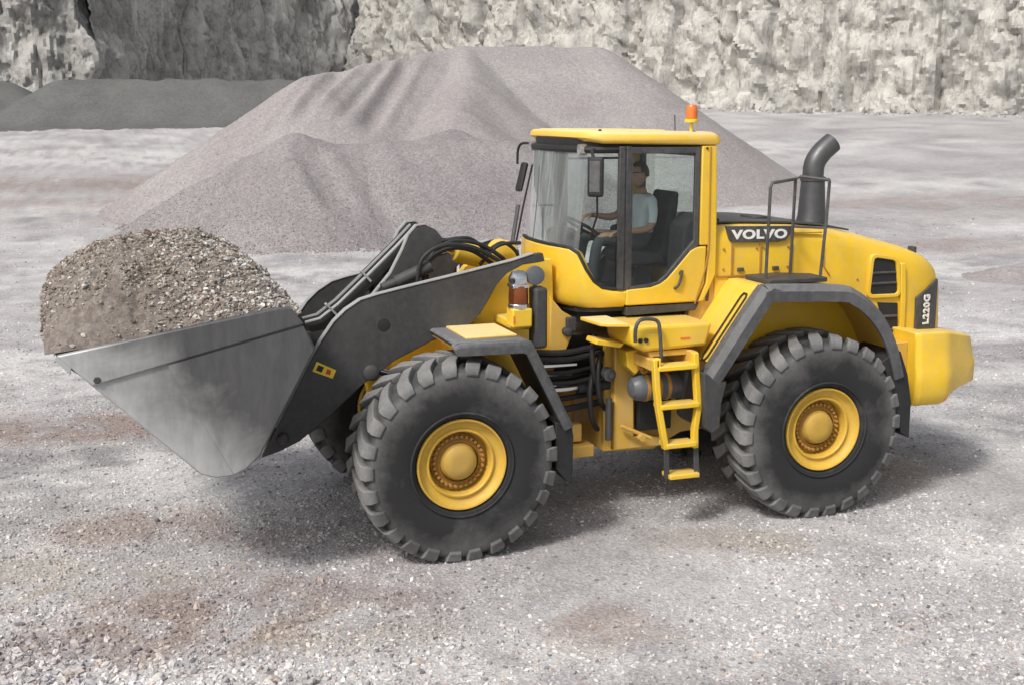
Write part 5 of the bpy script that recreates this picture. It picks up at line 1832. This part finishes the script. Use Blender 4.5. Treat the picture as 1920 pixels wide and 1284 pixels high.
# ------------------------------------------------------------------ operator
def operator():
    V = []; E = []; RD = []
    def add(p, r, parent=None):
        V.append(p); RD.append(r)
        if parent is not None: E.append((parent, len(V) - 1))
        return len(V) - 1
    pel = add((2.42, 0, 2.63), (0.155, 0.125))
    wst = add((2.43, 0, 2.76), (0.14, 0.115), pel)
    chs = add((2.44, 0, 2.94), (0.165, 0.125), wst)
    shd = add((2.43, 0, 3.06), (0.14, 0.10), chs)
    nk0 = add((2.415, 0, 3.13), (0.062, 0.062), shd)
    nk1 = add((2.395, 0, 3.20), (0.055, 0.055), nk0)
    def chain(start, pts):
        q = start
        for p, r in pts:
            q = add(p, (r, r), q)
        return q
    for s in (-1, 1):
        hip = chain(pel, [((2.34, s * 0.11, 2.63), 0.095), ((2.10, s * 0.15, 2.68), 0.082), ((1.90, s * 0.18, 2.71), 0.066), ((1.84, s * 0.18, 2.66), 0.062), ((1.80, s * 0.18, 2.45), 0.055), ((1.80, s * 0.18, 2.24), 0.042), ((1.76, s * 0.18, 2.17), 0.045), ((1.64, s * 0.19, 2.155), 0.036)])
    # near arm: elbow back by the door, hand on the thigh
    h0 = chain(shd, [((2.43, -0.17, 3.06), 0.062), ((2.43, -0.23, 2.98), 0.056), ((2.41, -0.26, 2.86), 0.047), ((2.38, -0.27, 2.79), 0.042), ((2.25, -0.25, 2.77), 0.036), ((2.10, -0.22, 2.775), 0.026)])
    # far arm reaching to the steering wheel
    h1 = chain(shd, [((2.43, 0.17, 3.06), 0.062), ((2.36, 0.23, 2.98), 0.056), ((2.26, 0.25, 2.90), 0.046), ((2.18, 0.25, 2.87), 0.042), ((2.05, 0.22, 2.89), 0.034), ((1.94, 0.19, 2.91), 0.026)])
    def hand(base, p, d, curl, spread):
        d = Vector(d).normalized()
        w = Vector((0, 1, 0)); n = w.cross(d).normalized()
        palm = Vector(p) + d * 0.05
        pm = add(tuple(palm), (0.034, 0.018), base)
        for k, (o, ln) in enumerate(((-0.028, 0.066), (-0.010, 0.078), (0.010, 0.074), (0.027, 0.058))):
            a = palm + d * 0.03 + w * o
            b = a + d * ln * 0.45 - n * curl * 0.25
            c = b + d * ln * 0.35 - n * curl * 0.7
            e = c - n * curl * 0.7 + d * ln * 0.05
            q = add(tuple(a), (0.011, 0.011), pm); q = add(tuple(b), (0.010, 0.010), q); q = add(tuple(c), (0.009, 0.009), q); add(tuple(e), (0.008, 0.008), q)
        a = Vector(p) + d * 0.02 + w * spread * 0.034
        q = add(tuple(a), (0.013, 0.013), base)
        q = add(tuple(a + d * 0.03 + w * spread * 0.02 - n * 0.01), (0.012, 0.012), q)
        add(tuple(a + d * 0.055 + w * spread * 0.018 - n * 0.03), (0.010, 0.010), q)
    hand(h0, (2.10, -0.22, 2.775), (-1, 0.05, -0.12), 0.03, 1)
    hand(h1, (1.94, 0.19, 2.91), (-1, -0.05, -0.15), 0.04, -1)
    me = bpy.data.meshes.new('body')
    me.from_pydata(V, E, [])
    o = bpy.data.objects.new('body_tmp', me)
    col.objects.link(o)
    md = o.modifiers.new('skin', 'SKIN')
    md.use_smooth_shade = True
    for i, sv in enumerate(me.skin_vertices[0].data):
        sv.radius = RD[i]
        sv.use_root = (i == 0)
    o.modifiers.new('sub', 'SUBSURF').levels = 2
    dg = bpy.context.evaluated_depsgraph_get()
    bme = bpy.data.meshes.new_from_object(o.evaluated_get(dg))
    bpy.data.objects.remove(o)
    bm = BM()
    bm.from_mesh(bme)
    # head: facing -X, eyes at half height
    hb = BM()
    bmesh.ops.create_uvsphere(hb, u_segments=40, v_segments=28, radius=1.0)
    HC = Vector((2.375, 0, 3.325))
    for v in hb.verts:
        x, y, z = v.co
        px = x * 0.100; py = y * 0.078; pz = z * 0.122
        if z < -0.1:
            k = min(1.0, (-z - 0.1) / 0.9)
            py *= 1 - 0.30 * k
            if x > 0: px *= 1 - 0.55 * k
            else: px *= 1 - 0.08 * k
        if x < -0.5:
            px -= 0.026 * math.exp(-((y / 0.16) ** 2) - ((z + 0.18) / 0.16) ** 2)      # nose
            px -= 0.008 * math.exp(-((y / 0.35) ** 2) - ((z + 0.80) / 0.14) ** 2)      # chin
            px += 0.010 * math.exp(-(((abs(y) - 0.42) / 0.18) ** 2) - ((z - 0.06) / 0.10) ** 2)   # eye sockets
            px -= 0.007 * math.exp(-((y / 0.30) ** 2) - ((z + 0.50) / 0.06) ** 2)      # lips
        v.co = HC + Vector((px, py, pz))
    for s in (-1, 1):                                                                     # ears
        eb = bmesh.ops.create_uvsphere(hb, u_segments=12, v_segments=8, radius=1.0)
        for v in eb['verts']:
            v.co = HC + Vector((0.012 + v.co.x * 0.020, s * 0.078 + v.co.y * 0.010, -0.008 + v.co.z * 0.032))
    tmp = bpy.data.meshes.new('h'); hb.to_mesh(tmp); hb.free()
    bm.from_mesh(tmp)
    me2 = bpy.data.meshes.new('operator')
    bm.to_mesh(me2); bm.free()
    o2 = bpy.data.objects.new('tmp2', me2)
    col.objects.link(o2)
    rm = o2.modifiers.new('r', 'REMESH'); rm.mode = 'VOXEL'; rm.voxel_size = 0.0085
    sm = o2.modifiers.new('s', 'SMOOTH'); sm.iterations = 2; sm.factor = 0.5
    dg = bpy.context.evaluated_depsgraph_get()
    me3 = bpy.data.meshes.new_from_object(o2.evaluated_get(dg))
    bpy.data.objects.remove(o2)
    # base of the person: where the seat carries them
    base = Vector((2.42, 0, 2.53))
    person = link('person', me3, ['skin', 'shirt', 'trousers', 'black'], None, 180)
    for p in me3.polygons:
        c = p.center
        mi = 0
        arm = abs(c.y) > 0.175 and c.z > 2.72
        if c.z < 2.20 and c.x < 1.86: mi = 3
        elif c.z < 2.74 and not (arm and c.x > 2.0 and c.z > 2.73) and not (c.z > 2.735 and c.x < 2.2): mi = 2
        elif c.z < 3.125 and (c.x > 2.28): mi = 1
        if c.x < 2.28 and c.z > 2.735 and abs(c.y) > 0.14: mi = 0
        if arm and c.y < 0 and c.z < 2.855 and c.x < 2.46: mi = 0
        if c.y > 0.15 and c.z > 2.8 and c.x < 2.25: mi = 0
        p.material_index = mi
    for v in me3.vertices:
        v.co -= base
    person.location = base
    tag(person, 'person in a light blue shirt and dark trousers seated at the controls inside the cab', 'person')
    hb = BM()
    bmesh.ops.create_uvsphere(hb, u_segments=32, v_segments=20, radius=1.0)
    dele = [v for v in hb.verts if v.co.z < -0.25 or (v.co.x < -0.30 and v.co.z < 0.55) or (v.co.z < 0.05 and v.co.x < 0.1)]
    bmesh.ops.delete(hb, geom=dele, context='VERTS')
    for v in hb.verts:
        k = 1.09 + 0.04 * mnoise.noise(v.co * 4)
        v.co = HC + Vector((v.co.x * 0.100 * k, v.co.y * 0.080 * k, v.co.z * 0.122 * k)) - base
    build('hair', hb, 'hair', person)
    gb = BM()
    for s in (-1, 1):
        obox(gb, HC + Vector((-0.094, s * 0.032, 0.012)) - base, (0.01, 0.045, 0.03), Matrix.Rotation(R(s * 12), 3, 'Z'))
        tube(gb, [HC + Vector((-0.09, s * 0.055, 0.018)) - base, HC + Vector((0.0, s * 0.082, 0.018)) - base], 0.004, 6)
    build('sunglasses', gb, 'black', person)
operator()

# ------------------------------------------------------------------ load in the bucket
def heap_z(u, v):
    """u along the mouth 0 lip .. 1 back; v -1 near .. 1 far"""
    s = 2 * u - 1
    s += 0.10 * (1 - s * s)
    a = max(0.0, 1 - abs(s) ** (2.0 if s > 0 else 3.2))
    b = max(0.0, 1 - abs(v) ** 2.3)
    return 0.61 * (a ** 0.66) * (b ** 0.70)

def make_heap():
    nu, nv = 130, 220
    x0, x1 = -3.37, -1.40
    vs = []
    for j in range(nv + 1):
        v = -1 + 2 * j / nv
        for i in range(nu + 1):
            u = i / nu
            x = x0 + (x1 - x0) * u
            y = v * 1.66
            h = heap_z(u, v)
            z = 2.13 + 0.22 * u + h
            n = fbm(x * 1.9, y * 1.9, 12.0, 4) * 0.085 + fbm(x * 6, y * 6, 2.0, 4) * 0.038 + fbm(x * 22, y * 22, 2.0, 2) * 0.012
            z += n * min(1.0, h * 5)
            vs.append((x - (0.08 * math.sin(math.pi * min(1, h / 0.5)) if u < 0.3 else 0), y, z))
    top = len(vs)
    fs = [(j * (nu + 1) + i, j * (nu + 1) + i + 1, (j + 1) * (nu + 1) + i + 1, (j + 1) * (nu + 1) + i) for j in range(nv) for i in range(nu)]
    # body below the rim, down into the bucket
    for j in range(2):
        for (x, z) in ((-3.2, 2.0), (-2.15, 1.2), (-1.5, 2.1)):
            vs.append((x, -1.6 + 3.2 * j, z))
    fs += [(top, top + 1, top + 4, top + 3), (top + 1, top + 2, top + 5, top + 4)]
    me = bpy.data.meshes.new('load_heap')
    me.from_pydata(vs, [], fs)
    o = link('load_heap', me, 'heap', None, 180)
    tag(o, 'heaped load of brown and grey crushed stone filling the bucket', 'gravel heap')
    pts = []; sz = []; tn = []
    n = 30000
    for k in range(n):
        u = random.random(); v = random.uniform(-1, 1)
        stony = 0.42 + 0.8 * max(0.0, u - 0.25) + 0.5 * heap_z(u, v) + 0.5 * fbm(u * 3, v * 4, 5.0, 3) + (0.25 if v > -0.2 else -0.1)
        if random.random() > stony: continue
        i = int(u * nu); j = int((v + 1) / 2 * nv)
        p = vs[min(j, nv) * (nu + 1) + min(i, nu)]
        s = 0.006 + 0.020 * random.random() ** 2.8
        if random.random() < 0.012: s *= 2.0
        if u < 0.45 and v < 0 and random.random() < 0.7: s *= 0.6
        pts.append((p[0] + random.uniform(-.01, .01), p[1] + random.uniform(-.01, .01), p[2] + s * 0.15)); sz.append(s)
    t = stone_tints(len(pts), [(0.32, 0.285, 0.24), (0.24, 0.195, 0.165), (0.42, 0.39, 0.345), (0.15, 0.125, 0.11)], [3, 4, 1.6, 2])
    pu = np.array([(p[0] + 3.37) / 1.97 for p in pts])
    grey = stone_tints(len(pts), [(0.42, 0.405, 0.38), (0.55, 0.535, 0.50), (0.26, 0.25, 0.235)], [3, 1.6, 2.4])
    mk = (rng.uniform(0, 1, len(pts)) < np.clip((pu - 0.30) * 0.95, 0.10, 0.6))[:, None]
    t = np.where(mk, grey, t)
    g = scatter('loose_stones', pts, sz, t, o)
    g['kind'] = 'stuff'
make_heap()
